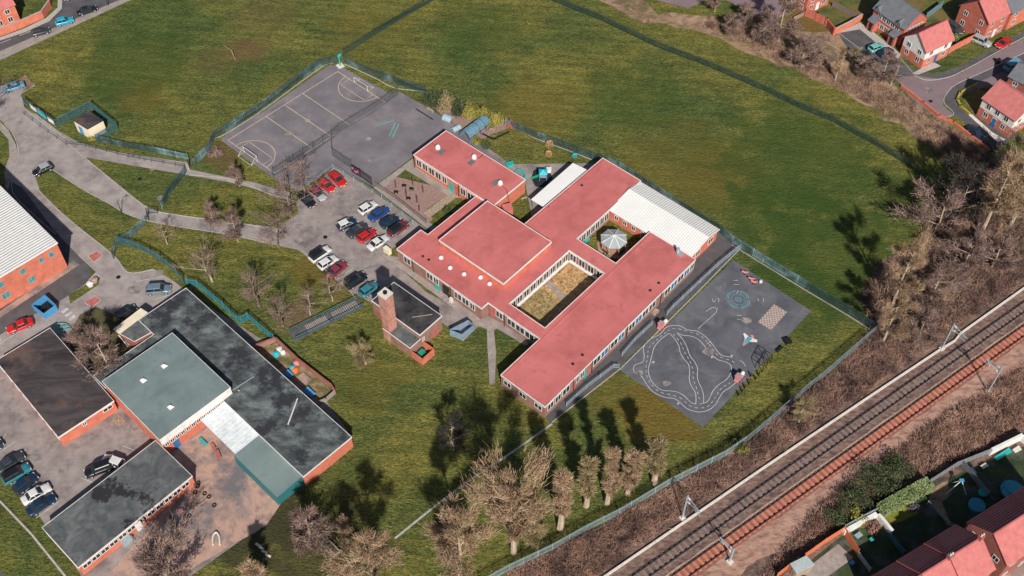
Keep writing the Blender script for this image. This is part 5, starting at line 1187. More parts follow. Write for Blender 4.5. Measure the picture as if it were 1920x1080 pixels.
TREES = [
 ('big', 963, 1036, 20, 1.0, 'large tan bare tree at the left end of the slim tree row', G2), ('olive', 1000, 1022, 11, .85, 'broad olive-tan bare tree right beside the large tan one', G2),
 ('pop', 1050, 990, 16, 1.25, 'slim bare tree with a pale knotted trunk, second in the row', G2), ('pop2', 1099, 948, 13, 1.3, 'slim olive bare tree in the middle of the row, left of a close pair', G2),
 ('pop', 1138, 944, 15, 1.1, 'tall slim bare tree in the middle of the row, right of a close pair', G2), ('pop3', 1177, 926, 12, 1.25, 'small slim bare tree, second from the right in the row', G2), ('pop2', 1226, 905, 12, 1.5, 'wider bare tree at the right end of the row', G2),
 ('big2', 862, 1078, 17, 1.0, 'huge tan bare tree at the bottom centre left', G5), ('big', 706, 1112, 16, 1.0, 'broad tan bare tree rising from the bottom edge', G5), ('pop3', 655, 1020, 8, 1.1, 'small tan bare tree left of the broad one at the bottom edge', G5),
 ('mauve2', 582, 1010, 7.5, 1.0, 'small mauve-brown bare tree by the lower corner of the dark-roofed school', G5), ('mauve', 320, 1090, 10, 1.1, 'dark brown bare tree spreading from the bottom edge below the classroom block', G5), ('pop3', 486, 1110, 8, 1.8, 'tan treetop just entering the bottom edge', G5),
 ('dark', 850, 845, 7.5, .95, 'dark grey bare tree in the shade of the lawn', G5), ('olive', 686, 682, 4.2, 1.9, 'small round tan tree crown on the lawn by the boiler house', G5),
 ('thin', 398, 528, 8, 1.0, 'thin bare tree on the lawn right of the estate car', G4), ('thin2', 486, 575, 8, 1.0, 'thin bare tree in the middle of the shaded lawn', G4), ('thin', 314, 458, 5, .9, 'small thin tree by the drive gate', G4), ('thin2', 522, 462, 8, 1.1, 'thin bare tree where the drive meets the car park', G4),
 ('mauve', 446, 452, 7.5, .75, 'dense brown bare tree overhanging the drive', G4), ('mauve2', 400, 418, 5, .7, 'arching brown bare tree on the upper side of the drive', G4), ('mauve2', 450, 350, 4.5, .75, 'short brown bare tree on the footpath edge', G4), ('thin2', 548, 408, 9, 1.1, 'dark wispy tree on the car park corner', G4), ('thin2', 572, 362, 8, 1, 'wispy tree shading the bottom of the ball court', G4),
 ('thin', 624, 565, 6, .8, 'thin tree beside the parked black car', G4), ('thin', 582, 590, 6, .9, 'thin tree above the grey steps, right-hand one', G4), ('thin2', 531, 612, 7, .9, 'thin tree above the grey steps, left-hand one', G4), ('thin2', -10, 215, 9, 1.2, 'bare tree at the left edge by the drive junction', G4),
 ('mauve', 205, 690, 9, .95, 'large dark brown bare tree between the yard and the brown roof', G4), ('mauve2', 165, 668, 6, .8, 'smaller brown bare tree against the brown roof', G4),
 ('big', 1838, 440, 19, .95, 'big tan bare tree on the right edge above the railway', G3), ('big2', 1893, 425, 18, 1.0, 'spreading tan bare tree cut by the right edge', G3), ('big2', 1672, 575, 17, .75, 'tan bare tree at the corner of the playing field', G3), ('mauve', 1745, 560, 8, 1.0, 'mauve bare tree in the dark thicket', G3), ('big', 1655, 642, 12, .8, 'bare tree overhanging the steel fence corner', G3), ('mauve', 1720, 640, 7, 1.1, 'low mauve tree between the fence corner and the railway', G3),
 ('mauve', 1800, 510, 8, 1.1, 'mauve bare tree right of the thicket', G3), ('mauve2', 1860, 500, 7, 1.2, 'low brown tree near the right edge above the tracks', G3), ('olive', 1497, 792, 5.5, 1.2, 'round tan bush-like tree by the railway fence', G3), ('mauve2', 1752, 440, 10, 1, 'brown bare tree on the field boundary', G3), ('dark', 1790, 415, 13, 1.1, 'dark bare tree behind the big tan one', G3),
 ('mauve', 1459, 78, 11, .95, 'tall mauve bare tree with pale limbs at the top of the field', G3), ('mauve2', 1430, 72, 6, 1.2, 'low mauve tree left of the tall pale-limbed one', G3), ('mauve2', 1395, 45, 5, 1.1, 'low mauve tree under the estate path', G3), ('mauve', 1340, 22, 6, .8, 'bare tree at the top edge by the estate back road', G3), ('mauve2', 1502, 125, 6.5, 1.25, 'dense mauve tree on the soil margin', G3), ('pop3', 1566, 150, 8, .9, 'tan double-headed tree on the soil margin', G3), ('olive', 1598, 120, 4, 1.1, 'small round tan tree at the parking edge', G3),
 ('mauve2', 1612, 140, 4.5, 1.0, 'small mauve tree right of the double-headed one', G3), ('mauve', 1652, 155, 7, 1.1, 'dense brown tree overhanging the estate parking corner', G3), ('thin', 1670, 160, 6, 1.0, 'thin tree at the parking court corner', G3), ('mauve2', 1365, 62, 4.5, 1.1, 'brown shrubby tree beside the yellow-green bush', G3), ('mauve', 1900, 330, 9, 1.0, 'bare tree behind the pink-roofed house at the right', G3), ('olive', 1905, 345, 9, 1.2, 'tan spreading tree below the last estate house', G3),
]
for k, x, y, h, wf, lab, grp in TREES:
    r = dup(VAR[k], P(x, y), random.uniform(0, 6.28), (h/BASEH[k]*wf, h/BASEH[k]*wf, h/BASEH[k]), label=lab, group=grp)
for v in VAR.values():
    for o in tree_objs(v)[::-1]: bpy.data.objects.remove(o)
# hedges and evergreen bushes
g = 'clumps of the hedge behind the inner court'
for i, (x, y, r, h, mt, lab) in enumerate([(815, 195, 1.9, 3.0, LEAF, 'dark olive hedge clump at its left end'), (838, 200, 2.0, 3.2, TWIGO, 'brownish-olive hedge clump, second from the left'), (862, 210, 2.0, 3.0, LEAF, 'olive hedge clump in the middle'), (882, 216, 1.7, 2.6, LEAFY, 'first yellow hedge clump, left of the others'), (903, 222, 1.7, 2.4, LEAFY, 'middle yellow hedge clump'), (925, 230, 2.0, 2.2, LEAFY, 'broad yellow hedge clump at the right end')]):
    bush('hedge_shrub', lab, x, y, r, h, mt, 1500, g, cat='hedge')
bush('shrub', 'rusty red shrub by the sandpit garden', 958, 238, .9, 1.4, nmat('rust_leaf', [(.3, .1, .05), (.5, .2, .12)], scale=1), 400)
bush('shrub', 'dark round shrub beside the nursery wing', 911, 276, .9, 1.2, LEAF, 500); bush('shrub', 'yellow-green low shrub next to the dark round one', 895, 266, 1.1, .8, LEAFY, 500)
g = 'evergreen bushes between the railway and the gardens'
for i, (x, y, r, h, mt, lab) in enumerate([(1640, 905, 3.4, 3.2, LEAF, 'largest dark evergreen bush beside the ballast'), (1600, 940, 2.8, 2.6, LEAF, 'dark evergreen bush left of the largest'), (1570, 975, 2.2, 2.0, LEAF, 'low dark evergreen bush nearest the orange fence'), (1680, 885, 2.6, 2.6, LEAF, 'dark bush behind the light green hedge'), (1605, 975, 1.6, 1.6, LEAFY, 'small yellow-green bush above the grey fence'), (1665, 925, 2.2, 2.0, LEAF, 'shaded bush touching the hedge')]):
    bush('evergreen_bush', lab, x, y, r, h, mt, 1500, g)
hd = thing('garden_hedge', 'clipped light green hedge between the bushes and the dark gardens', 'hedge', P(1690, 940)); m = MB(); rnd = random.Random(4); a, b = P(1645, 968), P(1738, 916); hn = edge_n(a, b)
for i in range(5200):
    p = a.lerp(b, rnd.random())+hn*rnd.uniform(-1.1, 1.1)+Vector((0, 0, (1-abs(rnd.gauss(0, .25)))*2.2)); s = .08+.12*rnd.random(); u = Vector((rnd.gauss(0, 1), rnd.gauss(0, 1), rnd.gauss(0, 1))).normalized(); w = u.cross(Vector((0, 0, 1))).normalized(); m.quad(p-u*s, p-w*s, p+u*s, p+w*s)
m.build('foliage', LEAFG, hd); m = MB()
for k in range(10): c = a.lerp(b, (k+.5)/10); m.tube([c, c+Vector((0, 0, 1.5))], [.06, .03], 5)
m.build('stem', TWIGD, hd)
bush('shrub', 'yellow-green shrub on the railway fence line', 1392, 846, 1.0, 1.3, LEAFY, 500); bush('shrub', 'darker green shrub beside the yellow one on the fence line', 1382, 838, 1.2, 1.6, LEAF, 500)
bush('shrub', 'olive bush among the bare trees by the estate back path', 1368, 48, 1.8, 1.8, LEAFY, 700); bush('shrub', 'green shrub inside the gazebo courtyard', 1137, 484, .7, .8, LEAFG, 300)
bush('shrub', 'round shrub on the small lawn by the car park path', 838, 396, .8, 1.0, LEAF, 300); bush('shrub', 'green round bush behind the corner house', 1790, 76, 1.1, 1.2, LEAFG, 400)
bush('shrub', 'orange-brown bush in the terrace garden', 1712, 952, .9, 1.0, PEACH, 300); bush('shrub', 'reddish bush in the white walled garden corner', 1634, 990, 1.2, 1.2, nmat('pinkish_leaf', [(.25, .12, .1), (.4, .22, .18)], scale=1), 400)
for i, (x, y) in enumerate(((1660, 230), (1720, 250), (405, 285), (412, 275))):
    pass
bush('shrub', 'grey leafless shrub at the court corner', 405, 288, 1.5, 1.0, TWIGP, 500)
# bramble and dead growth on the railway banks: uncountable
def inside(p, poly):
    c = False; n = len(poly)
    for i in range(n):
        a, b = poly[i], poly[(i+1) % n]
        if (a[1] > p[1]) != (b[1] > p[1]) and p[0] < (b[0]-a[0])*(p[1]-a[1])/(b[1]-a[1])+a[0]: c = not c
    return c
def scrub(name, poly, n, hmin, hmax, mat, seed, label, lenk=1.0, avoid=None):
    rnd = random.Random(seed); m = MB(); tot = 0
    xs = [p[0] for p in poly]; ys = [p[1] for p in poly]; patch = [(rnd.uniform(min(xs), max(xs)), rnd.uniform(min(ys), max(ys)), rnd.uniform(20, 60)) for _ in range(26)]
    k = 0
    while k < n:
        x, y = rnd.uniform(min(xs), max(xs)), rnd.uniform(min(ys), max(ys))
        if not inside((x, y), poly): continue
        dn_ = max([0]+[1-math.hypot(x-a, y-b)/r for a, b, r in patch])
        if rnd.random() > .25+dn_*1.4: k += .25; continue
        c = P(x, y); h = (hmin+(hmax-hmin)*rnd.random()*(.35+dn_)); k += 1
        for j in range(7):
            s = c+Vector((rnd.gauss(0, .35), rnd.gauss(0, .35), rnd.uniform(0, h*.6))); d_ = Vector((rnd.gauss(0, .7), rnd.gauss(0, .7), rnd.uniform(.1, 1))).normalized()*rnd.uniform(.4, 1.1)*lenk
            w_ = d_.cross(Vector((rnd.gauss(0, 1), rnd.gauss(0, 1), rnd.gauss(0, 1)))).normalized()*.045; m.quad(s-w_, s+w_, s+d_+w_*.3, s+d_-w_*.3)
    o = m.build(name, mat); o['kind'] = 'stuff'; o['label'] = label; o['category'] = 'scrub'; return o
scrub('bramble_scrub', [(955, 1075), (1035, 1036), (1130, 992), (1250, 918), (1398, 838), (1500, 750), (1560, 706), (1640, 620), (1660, 640), (1700, 650), (1780, 590), (1830, 520), (1930, 490), (1930, 520), (1780, 622), (1640, 722), (1440, 856), (1150, 1050), (1090, 1092), (950, 1092)], 7500, .2, 1.3, SCRUB, 1, 'brown leafless bramble covering the bank above the railway')
scrub('thicket', [(1610, 560), (1640, 500), (1700, 470), (1760, 420), (1790, 340), (1850, 300), (1930, 300), (1930, 480), (1850, 520), (1780, 580), (1700, 645), (1640, 620)], 4500, .4, 2.6, nmat('thicket_twigs', [(.05, .036, .035), (.20, .13, .10), (.42, .29, .19)], scale=.25, detail=7, dist=1), 2, 'dark leafless thicket between the playing field and the railway')
scrub('dry_scrub', [(1420, 1092), (1480, 1020), (1560, 930), (1650, 868), (1750, 800), (1850, 735), (1930, 680), (1930, 800), (1850, 838), (1740, 895), (1650, 940), (1580, 985), (1500, 1040), (1460, 1070)], 5200, .2, 1.3, nmat('dry_scrub_twigs', [(.13, .08, .065), (.34, .205, .155), (.52, .33, .25)], scale=.3, detail=7, dist=1), 3, 'reddish dry scrub between the railway and the terrace gardens')
scrub('margin_scrub', [(1420, 55), (1450, 60), (1500, 120), (1560, 130), (1690, 172), (1780, 240), (1845, 290), (1820, 330), (1790, 330), (1690, 228), (1560, 160), (1440, 105), (1320, 48), (1360, 30)], 1800, .1, .8, SCRUB, 5, 'low brown undergrowth on the soil margin of the field')
scrub('tall_grass_tufts', [(950, 1040), (1000, 1010), (1200, 925), (1250, 890), (1390, 800), (1480, 740), (1490, 750), (1395, 828), (1250, 904), (1040, 1022), (950, 1062)], 700, .05, .4, nmat('rough_grass', [(.05, .07, .02), (.14, .13, .04)], scale=1), 6, 'rough grass along the railway fence', .5)

# ================================================================ railway masts
def mast(x, y, z, lab, side, top=False, h=7.2, flat=False):
    c = P(x, y, z if top else 0); c.z = 0; t = thing('catenary_mast', lab, 'mast', c, 'overhead line masts')
    m = MB()
    for dx in (-.12, .12): m.bar(c+RD*dx, c+RD*dx+Vector((0, 0, h)), .1, .1)
    for k in range(8): m.bar(c-RD*.12+Vector((0, 0, k*h/8)), c+RD*.12+Vector((0, 0, (k+1)*h/8)), .06, .06)
    m.build('column', GALV, t)
    m = MB(); m.box(c, .8, .8, 0, .35, ang(RD)); m.build('footing', CONC, t)
    a = RN*side*.85; m = MB()
    m.tube([c+Vector((0, 0, h-.3)), c+a*3.4+Vector((0, 0, h-.9))], .06, 6); m.tube([c+Vector((0, 0, h-1.7)), c+a*3.3+Vector((0, 0, h-1))], .08, 6); m.tube([c+a*3.4+Vector((0, 0, h-.9)), c+a*2.2+Vector((0, 0, h-1.7)), c+a*3.6+Vector((0, 0, h-1.8))], .06, 6)
    m.build('cantilever_arm', GALV, t); m = MB(); m.tube([c+a*.25+Vector((0, 0, h-.4)), c+a*.8+Vector((0, 0, h-.5))], .16, 8); m.tube([c+a*.25+Vector((0, 0, h-1.6)), c+a*.8+Vector((0, 0, h-1.45))], .16, 8); m.build('insulator', pmat('insulator', (.55, .6, .62), .3), t)
    return t
mast(1279, 972, 0, 'overhead line mast on the field side of the railway, in the bottom centre', -1)
mast(1368, 1054, 0, 'overhead line mast on the garden side, near the bottom edge', 1, h=4.4)
mast(1789, 608, 7, 'overhead line mast on the field side near the kink in the white trough', -1, True)
mast(1879, 690, 7, 'overhead line mast on the garden side at the right', 1, True)

# ================================================================ street and playground furniture
def goal(lab, s, sg):
    a, b = cq(s, .36), cq(s, .64); o_ = (cq(s-sg*.035, .5)-cq(s, .5)); t = thing('football_goal', lab, 'goal', a, 'small white goals on the ball court')
    m = MB(); Zv = Vector((0, 0, 1.4)); 
    for p_ in (a, b): m.bar(p_, p_+Zv, .07, .07)
    m.bar(a+Zv, b+Zv, .07, .07); m.build('goal_frame', WHITE, t)
    m = MB()
    for p_ in (a, b): m.bar(p_+o_*1.6, p_+Zv, .05, .05); m.bar(p_, p_+o_*1.6, .05, .05)
    m.bar(a+o_*1.6, b+o_*1.6, .05, .05); m.build('net_support', WHITE, t)
goal('small white goal at the top end of the ball court', 0, 1); goal('small white goal at the lower end of the ball court', 1, -1)
ps = thing('basketball_post', 'teal padded basketball post at the top corner of the ball court', 'post', P(638, 124)); c = P(638, 124)
m = MB(); m.box(c, 1.4, 1.4, .02, .18, .6); m.build('base', CONC, ps); m = MB(); m.tube([c+Vector((0, 0, .18)), c+Vector((0, 0, 2.9))], [.22, .09], 8); m.build('pole', TEAL, ps); m = MB(); m.box(c+Vector((.2, -.2, 0)), .9, .06, 2.7, 3.4, .6); m.build('backboard', TEAL, ps)
pt = thing('goal_post', 'thin leaning white post standing alone on the left field', 'post', P(441, 112)); m = MB(); c = P(441, 112); m.tube([c, c+Vector((-.4, .2, 2.4))], .07, 6); m.tube([c+Vector((-.4, .2, 2.4)), c+Vector((-2.2, 1.6, 2.7))], .04, 6); m.build('pole', WOOD, pt)
# blue climbing shelter
cs = thing('play_shelter', 'large light blue barrel-framed play shelter behind the nursery wing', 'shelter', P(888, 245)); a, b = P(872, 262), P(912, 232); dn = (b-a).normalized(); sn = Vector((-dn.y, dn.x, 0))
for k in range(5):
    c = a+dn*(b-a).length*k/4; m = MB(); m.tube([c+sn*math.cos(t_)*1.5+Vector((0, 0, math.sin(t_)*2.2)) for t_ in [math.pi*i/10 for i in range(11)]], .08, 6); m.build('hoop', FENCE, cs)
m = MB()
for i in range(11): t_ = math.pi*i/10; off = sn*math.cos(t_)*1.5+Vector((0, 0, math.sin(t_)*2.2)); m.bar(a+off, b+off, .05, .05)
m.build('side_rail', pmat('pale_blue_rail', (.25, .5, .62), .4), cs)
m = MB()
for i in range(2, 8): t0, t1_ = math.pi*i/10, math.pi*(i+1)/10; f = lambda t_: sn*math.cos(t_)*1.46+Vector((0, 0, math.sin(t_)*2.14)); m.hexa([a+f(t0), b+f(t0), b+f(t1_), a+f(t1_)], [x*1 for x in [a+f(t0)*1.02, b+f(t0)*1.02, b+f(t1_)*1.02, a+f(t1_)*1.02]])
m.build('cover', pmat('blue_grey_sheet', (.12, .22, .30), .4), cs)
def bench(lab, x, y, x2, y2, mat=WOOD, h=.45, w=.45, name='bench', grp=None, cat='bench'):
    a, b = P(x, y), P(x2, y2); t = thing(name, lab, cat, (a+b)/2, grp); m = MB(); m.bar(a+Vector((0, 0, h)), b+Vector((0, 0, h)), w, .07); m.build('seat', mat, t)
    for s in (.15, .85): m = MB(); m.box(a.lerp(b, s), .1, w*.8, 0, h-.04, ang(b-a)); m.build('leg', mat, t)
gb = 'benches in the gravel corner'
bench('pale bench nearest the yellow shrubs', 871, 215, 885, 220, grp=gb); bench('pale bench under the olive hedge', 843, 203, 856, 208, grp=gb); bench('timber bench at the edge of the inner court', 801, 204, 813, 212, grp=gb)
def tunnel(lab, x, y, x2, y2, r):
    a, b = P(x, y), P(x2, y2); d_ = (b-a).normalized(); s_ = Vector((-d_.y, d_.x, 0)); t = thing('play_tunnel', lab, 'play tunnel', a, 'blue-white play tunnels'); m = MB()
    for k in range(9):
        t0, t1_ = math.pi*k/9, math.pi*(k+1)/9; f = lambda q, rr: s_*math.cos(q)*rr+Vector((0, 0, math.sin(q)*rr)); m.hexa([a+f(t0, r), b+f(t0, r), b+f(t1_, r), a+f(t1_, r)], [a+f(t0, r+.05), b+f(t0, r+.05), b+f(t1_, r+.05), a+f(t1_, r+.05)])
    m.build('shell', pmat('tunnel_plastic', (.35, .48, .55), .4), t); m = MB()
    for k in (0, .5, 1): c = a.lerp(b, k); m.tube([c+f(math.pi*i/9, r+.08) for i in range(10)], .05, 5)
    m.build('hoop', GALV, t)
tunnel('blue-white play tunnel in the middle of the gravel corner', 833, 220, 848, 226, .8); tunnel('smaller play tunnel close to the nursery roof', 848, 245, 862, 238, .6)
bench('dark timber edging by the inner court', 780, 206, 812, 226, mat=BLACK, h=.3, w=.2, name='low_beam', cat='beam')
# adventure posts in the bark area
for i, (x, y, h, lab) in enumerate([(742, 352, 1.6, 'tall timber post at the upper left of the bark area'), (774, 346, 1.7, 'timber post by the shed path in the bark area'), (793, 360, 1.5, 'timber post at the right of the bark area'), (762, 368, 1.6, 'timber post in the centre of the bark area'), (782, 380, 1.7, 'timber post at the lower right of the bark area'), (786, 395, 1.2, 'short timber post by the railing in the bark area')]):
    m = MB(); c = P(x, y); m.tube([c, c+Vector((.05, 0, h))], [.14, .11], 8); m.tube([c+Vector((.05, 0, h)), c+Vector((.05, 0, h+.1))], [.11, .02], 8); tag(m.build('timber_post', pmat('stained_timber', (.10, .06, .05), .8)), lab, 'post', 'posts of the bark play area')
for (x, y, lab) in ((758, 350, 'black bench frame at the top of the bark area'), (772, 356, 'black curved seat in the bark area'), (743, 362, 'black spring seat at the left of the bark area'), (766, 374, 'black box seat at the middle of the bark area')):
    bench(lab, x-4, y, x+4, y+1, mat=BLACK, w=.5, name='bench', grp='black play seats on the bark', cat='play seat')
bh2 = thing('boardwalk', 'timber boardwalk between the bark area and the lawn', 'boardwalk', P(830, 380)); a, b = P(800, 404), P(850, 366)
for k in range(16): m = MB(); c = a.lerp(b, (k+.5)/16); m.box(c, (b-a).length/16*.86, 1.7, .02, .14, ang(b-a)); m.build('board', WOOD, bh2)
wall('timber-edged raised walk along the nursery wing', [(786, 316), (842, 352)], .35, WOOD, w=1.3, name='raised_walk', cat='walkway')
# teal and blue play pieces beside the canopy
m = MB(); m.box(P(956, 310), 1.4, 1.0, .02, .5, .4); m.box(P(956, 310), 1.5, 1.1, .5, .56, .4); simple('sand_box', 'square teal sand box at the top of the tarmac', 'sand box', m, TEAL)
m = MB(); pts = PP([(970, 318), (978, 321), (984, 328), (982, 336)], .25); m.tube(smooth_line(pts, 4), .24, 8); m.tube(smooth_line(PP([(966, 322), (972, 330)], .25), 4), .2, 8); simple('curved_seat', 'curved teal plastic seat beside the nursery end wall', 'seat', m, TEAL)
pf = thing('climbing_frame', 'small blue and green climbing frame on the black safety surface', 'climbing frame', P(1018, 335))
c = P(1018, 335)
for dx, dy in ((-.7, -.7), (.7, -.7), (.7, .7), (-.7, .7)): m = MB(); m.box(c+Vector((dx, dy, 0)), .1, .1, 0, 1.9); m.build('post', BLUEP, pf)
m = MB(); m.box(c, 1.4, 1.4, .9, 1.0); m.build('platform', GALV, pf); m = MB(); m.hexa([c+Vector((-2.4, -.3, .05)), c+Vector((-.7, -.3, .9)), c+Vector((-.7, .3, .9)), c+Vector((-2.4, .3, .05))], [c+Vector((-2.4, -.3, .12)), c+Vector((-.7, -.3, 1.0)), c+Vector((-.7, .3, 1.0)), c+Vector((-2.4, .3, .12))]); m.build('slide', pmat('green_slide', (.03, .45, .25), .4), pf)
ap = c+Vector((0, 0, 2.5)); m = MB(); q = [c+Vector((x, y, 1.9)) for x, y in ((-.85, -.85), (.85, -.85), (.85, .85), (-.85, .85))]
for k in range(4): m.poly([q[k], q[(k+1) % 4], ap])
m.build('roof', CYAN, pf)
m = MB(); m.box(P(1029, 322), .8, .8, .03, .8); m.box(P(1029, 322), 1.0, 1.0, .8, .86); simple('play_table', 'white-topped play table on the black safety surface', 'table', m, WHITE)
# willow dome and items in the garden
for (x, y, r, lab, mt) in ((1030, 272, .8, 'straw-coloured willow dome on the small lawn', STRAW), (1028, 290, .7, 'low straw ring with a dark centre on the small lawn', STRAW), (1077, 293, .5, 'green round tub by the steel fence', TEAL)):
    c = P(x, y); m = MB()
    for k in range(14): a_ = k*6.283/14; m.tube([c+Vector((math.cos(a_)*r, math.sin(a_)*r, 0)), c+Vector((math.cos(a_)*r*.8, math.sin(a_)*r*.8, r*1.1)), c+Vector((0, 0, r*1.6))], .06, 5)
    m.tube([c+Vector((0, 0, .02)), c+Vector((0, 0, .12))], r*.6, 12); simple('willow_dome' if mt is STRAW else 'planter', lab, 'garden feature', m, mt)
# black edging logs of the sandpit
for i, (x, y, x2, y2, lab) in enumerate(((905, 252, 925, 262, 'black log edging left of the bark patch'), (925, 262, 955, 248, 'black log edging below the bark patch'))):
    m = MB(); a, b = P(x, y), P(x2, y2); n = 8
    for k in range(n): m.tube([a.lerp(b, k/n)+Vector((0, 0, .15)), a.lerp(b, (k+.85)/n)+Vector((0, 0, .18))], .17, 7)
    simple('log_edging', lab, 'edging', m, BLACK, 'black log edging of the sandpit garden')
bench('pale picnic board in the bark patch', 918, 244, 928, 246, grp=None)
# courtyard and wing-side things
bench('low timber bench on the tarmac by the nursery end', 977, 376, 988, 372, mat=ORANGE if False else WOOD, w=.4)
sh = thing('entrance_roof', 'small brick-red lean-to porch at the nursery end wall', 'porch', P(950, 390)); m = MB(); q = [P(940, 384, 2.4), P(958, 380, 2.4), P(962, 392, 2.4), P(948, 398, 2.4)]; m.prism(q, 0, 2.3); m.build('wall', BRICKO, sh); m = MB(); m.prism(q, 2.31, 2.42); m.build('roof', REDR, sh)
for x, y, mt, lab in ((1092, 442, GALV, 'silver planter under the glazed courtyard wall'), (1106, 436, WHITE, 'white tub under the glazed courtyard wall'), (1120, 420, REDP, 'red toy box at the corner of the gazebo garden'), (1100, 452, CYAN, 'pale blue water tray in the gazebo garden')):
    m = MB(); c = P(x, y); m.box(c, .9, .5, .02, .5, ang(U)); m.box(c, .98, .58, .5, .55, ang(U)); simple('garden_tub', lab, 'tub', m, mt)
for x, y, mt, lab in ((820, 541, TEAL, 'teal bin against the west wall, left of its twin'), (825, 543, TEAL, 'teal bin against the west wall, right of its twin'), (846, 566, CONC, 'pale round planter by the west wall door')):
    m = MB(); c = P(x, y); m.box(c, .5, .55, .02, .95, ang(U)); m.box(c, .56, .62, .95, 1.03, ang(U)); simple('bin', lab, 'bin', m, mt)
m = MB(); a, b = P(722, 470), P(732, 478); m.bar(a+Vector((0, 0, .6)), b+Vector((0, 0, .6)), .7, 1.15); m.bar(a+Vector((0, 0, 1.22)), b+Vector((0, 0, 1.22)), .8, .08); simple('cabinet', 'cream and white service cabinet at the corner of the west block', 'cabinet', m, CREAM)
m = MB(); c = P(1228, 587); m.box(c, 1.2, .8, .02, .5, ang(U)); m.box(c, 1.3, .9, .5, .56, ang(U)); simple('sand_box', 'orange-brown sand box against the long wing', 'sand box', m, PEACH)
# train climbing pieces on the east playground
def engine(lab, x, y, rz):
    c = P(x, y); t = thing('play_engine', lab, 'play engine', c, 'pink and white play engines on the east playground'); d_ = Vector((math.cos(rz), math.sin(rz), 0))
    m = MB(); m.box(c, 2.2, .8, .15, .4, rz); m.build('base', PINKP, t); m = MB(); m.box(c-d_*.6, .8, .8, .4, 1.5, rz); m.build('cab', PINKP, t); m = MB(); m.tube([c-d_*.2+Vector((0, 0, .8)), c+d_*1.0+Vector((0, 0, .8))], .33, 10); m.build('boiler', WHITE, t); m = MB(); m.box(c-d_*.6, 1.0, 1.0, 1.5, 1.58, rz); m.build('cab_roof', pmat('dull_pink', (.45, .25, .26), .6), t)
    for s in (-.7, 0, .7):
        for y_ in (-1, 1): w_ = c+d_*s+Vector((-d_.y, d_.x, 0))*.42*y_+Vector((0, 0, .22)); m = MB(); m.tube([w_-Vector((-d_.y, d_.x, 0))*.04, w_+Vector((-d_.y, d_.x, 0))*.04], .2, 8); m.build('wheel', BLACK, t)
engine('pink and blue play engine at the lower right of the road loop', 1386, 710, ang(U)); engine('pink and white play engine on the kerb beside the long wing', 1242, 612, ang(U))
for x, y, lab in ((1396, 514, 'pink ride-on figure, upper one at the lawn edge'), (1408, 526, 'pink and white ride-on figure at the lawn edge, middle one'), (1413, 532, 'dull red ride-on figure, lowest one at the lawn edge')):
    t = thing('spring_rider', lab, 'spring rider', P(x, y), 'spring riders at the edge of the east playground'); c = P(x, y); m = MB(); m.tube([c+Vector((0, 0, .02)), c+Vector((0, 0, .45))], [.22, .12], 8); m.build('spring', BLACK, t); m = MB(); m.tube([c+Vector((-.55, .3, .6)), c+Vector((0, 0, .5)), c+Vector((.5, -.3, .9))], [.12, .26, .12], 8); m.build('seat', PINKP, t)
m = MB(); c = P(1426, 529); m.box(c, .5, .5, .01, .4); m.box(c, .3, .3, .4, .5); simple('stone_block', 'small pale block at the lawn edge of the east playground', 'block', m, CONC)
# climbing frame black
cf = thing('climbing_frame', 'black open climbing frame at the grass edge of the east playground', 'climbing frame', P(1430, 683)); c = P(1430, 685); fu = U; fv = V
for i in range(3):
    m = MB()
    for j in (0, 1): m.bar(c+fu*(i-1)*1.3+fv*(j-.5)*1.4, c+fu*(i-1)*1.3+fv*(j-.5)*1.4+Vector((0, 0, 1.7+.3*i)), .09, .09)
    m.bar(c+fu*(i-1)*1.3-fv*.7+Vector((0, 0, 1.7+.3*i)), c+fu*(i-1)*1.3+fv*.7+Vector((0, 0, 1.7+.3*i)), .09, .09); m.build('frame', BLACK, cf)
m = MB(); m.bar(c-fu*1.3-fv*.7+Vector((0, 0, 1.7)), c+fu*1.3-fv*.7+Vector((0, 0, 2.3)), .08, .08); m.bar(c-fu*1.3+fv*.7+Vector((0, 0, 1.7)), c+fu*1.3+fv*.7+Vector((0, 0, 2.3)), .08, .08)
for k in range(6): f = k/5; m.bar(c-fu*1.3-fv*.7+(fu*2.6+Vector((0, 0, .6)))*f+Vector((0, 0, 1.7)), c-fu*1.3+fv*.7+(fu*2.6+Vector((0, 0, .6)))*f+Vector((0, 0, 1.7)), .05, .05)
m.build('ladder', BLACK, cf)
for i, (x, y) in enumerate(((1384, 742), (1391, 735), (1396, 728), (1404, 721), (1416, 712), (1422, 704), (1407, 706))):
    m = MB(); c = P(x, y); m.tube([c, c+Vector((0, 0, .9))], .13, 8); m.tube([c+Vector((0, 0, .9)), c+Vector((0, 0, .98))], [.13, .03], 8)
    tag(m.build('stump_post', BLACK), 'one of the dark timber posts in a line at the lower playground edge', 'post', 'line of dark timber posts')
bench('black bench pair on the grass, nearer the climbing frame', 1456, 662, 1466, 652, mat=BLACK); bench('black picnic table at the grass edge below the hopscotch panel', 1470, 645, 1482, 642, mat=BLACK, h=.7, w=1.2, name='picnic_table', cat='table')
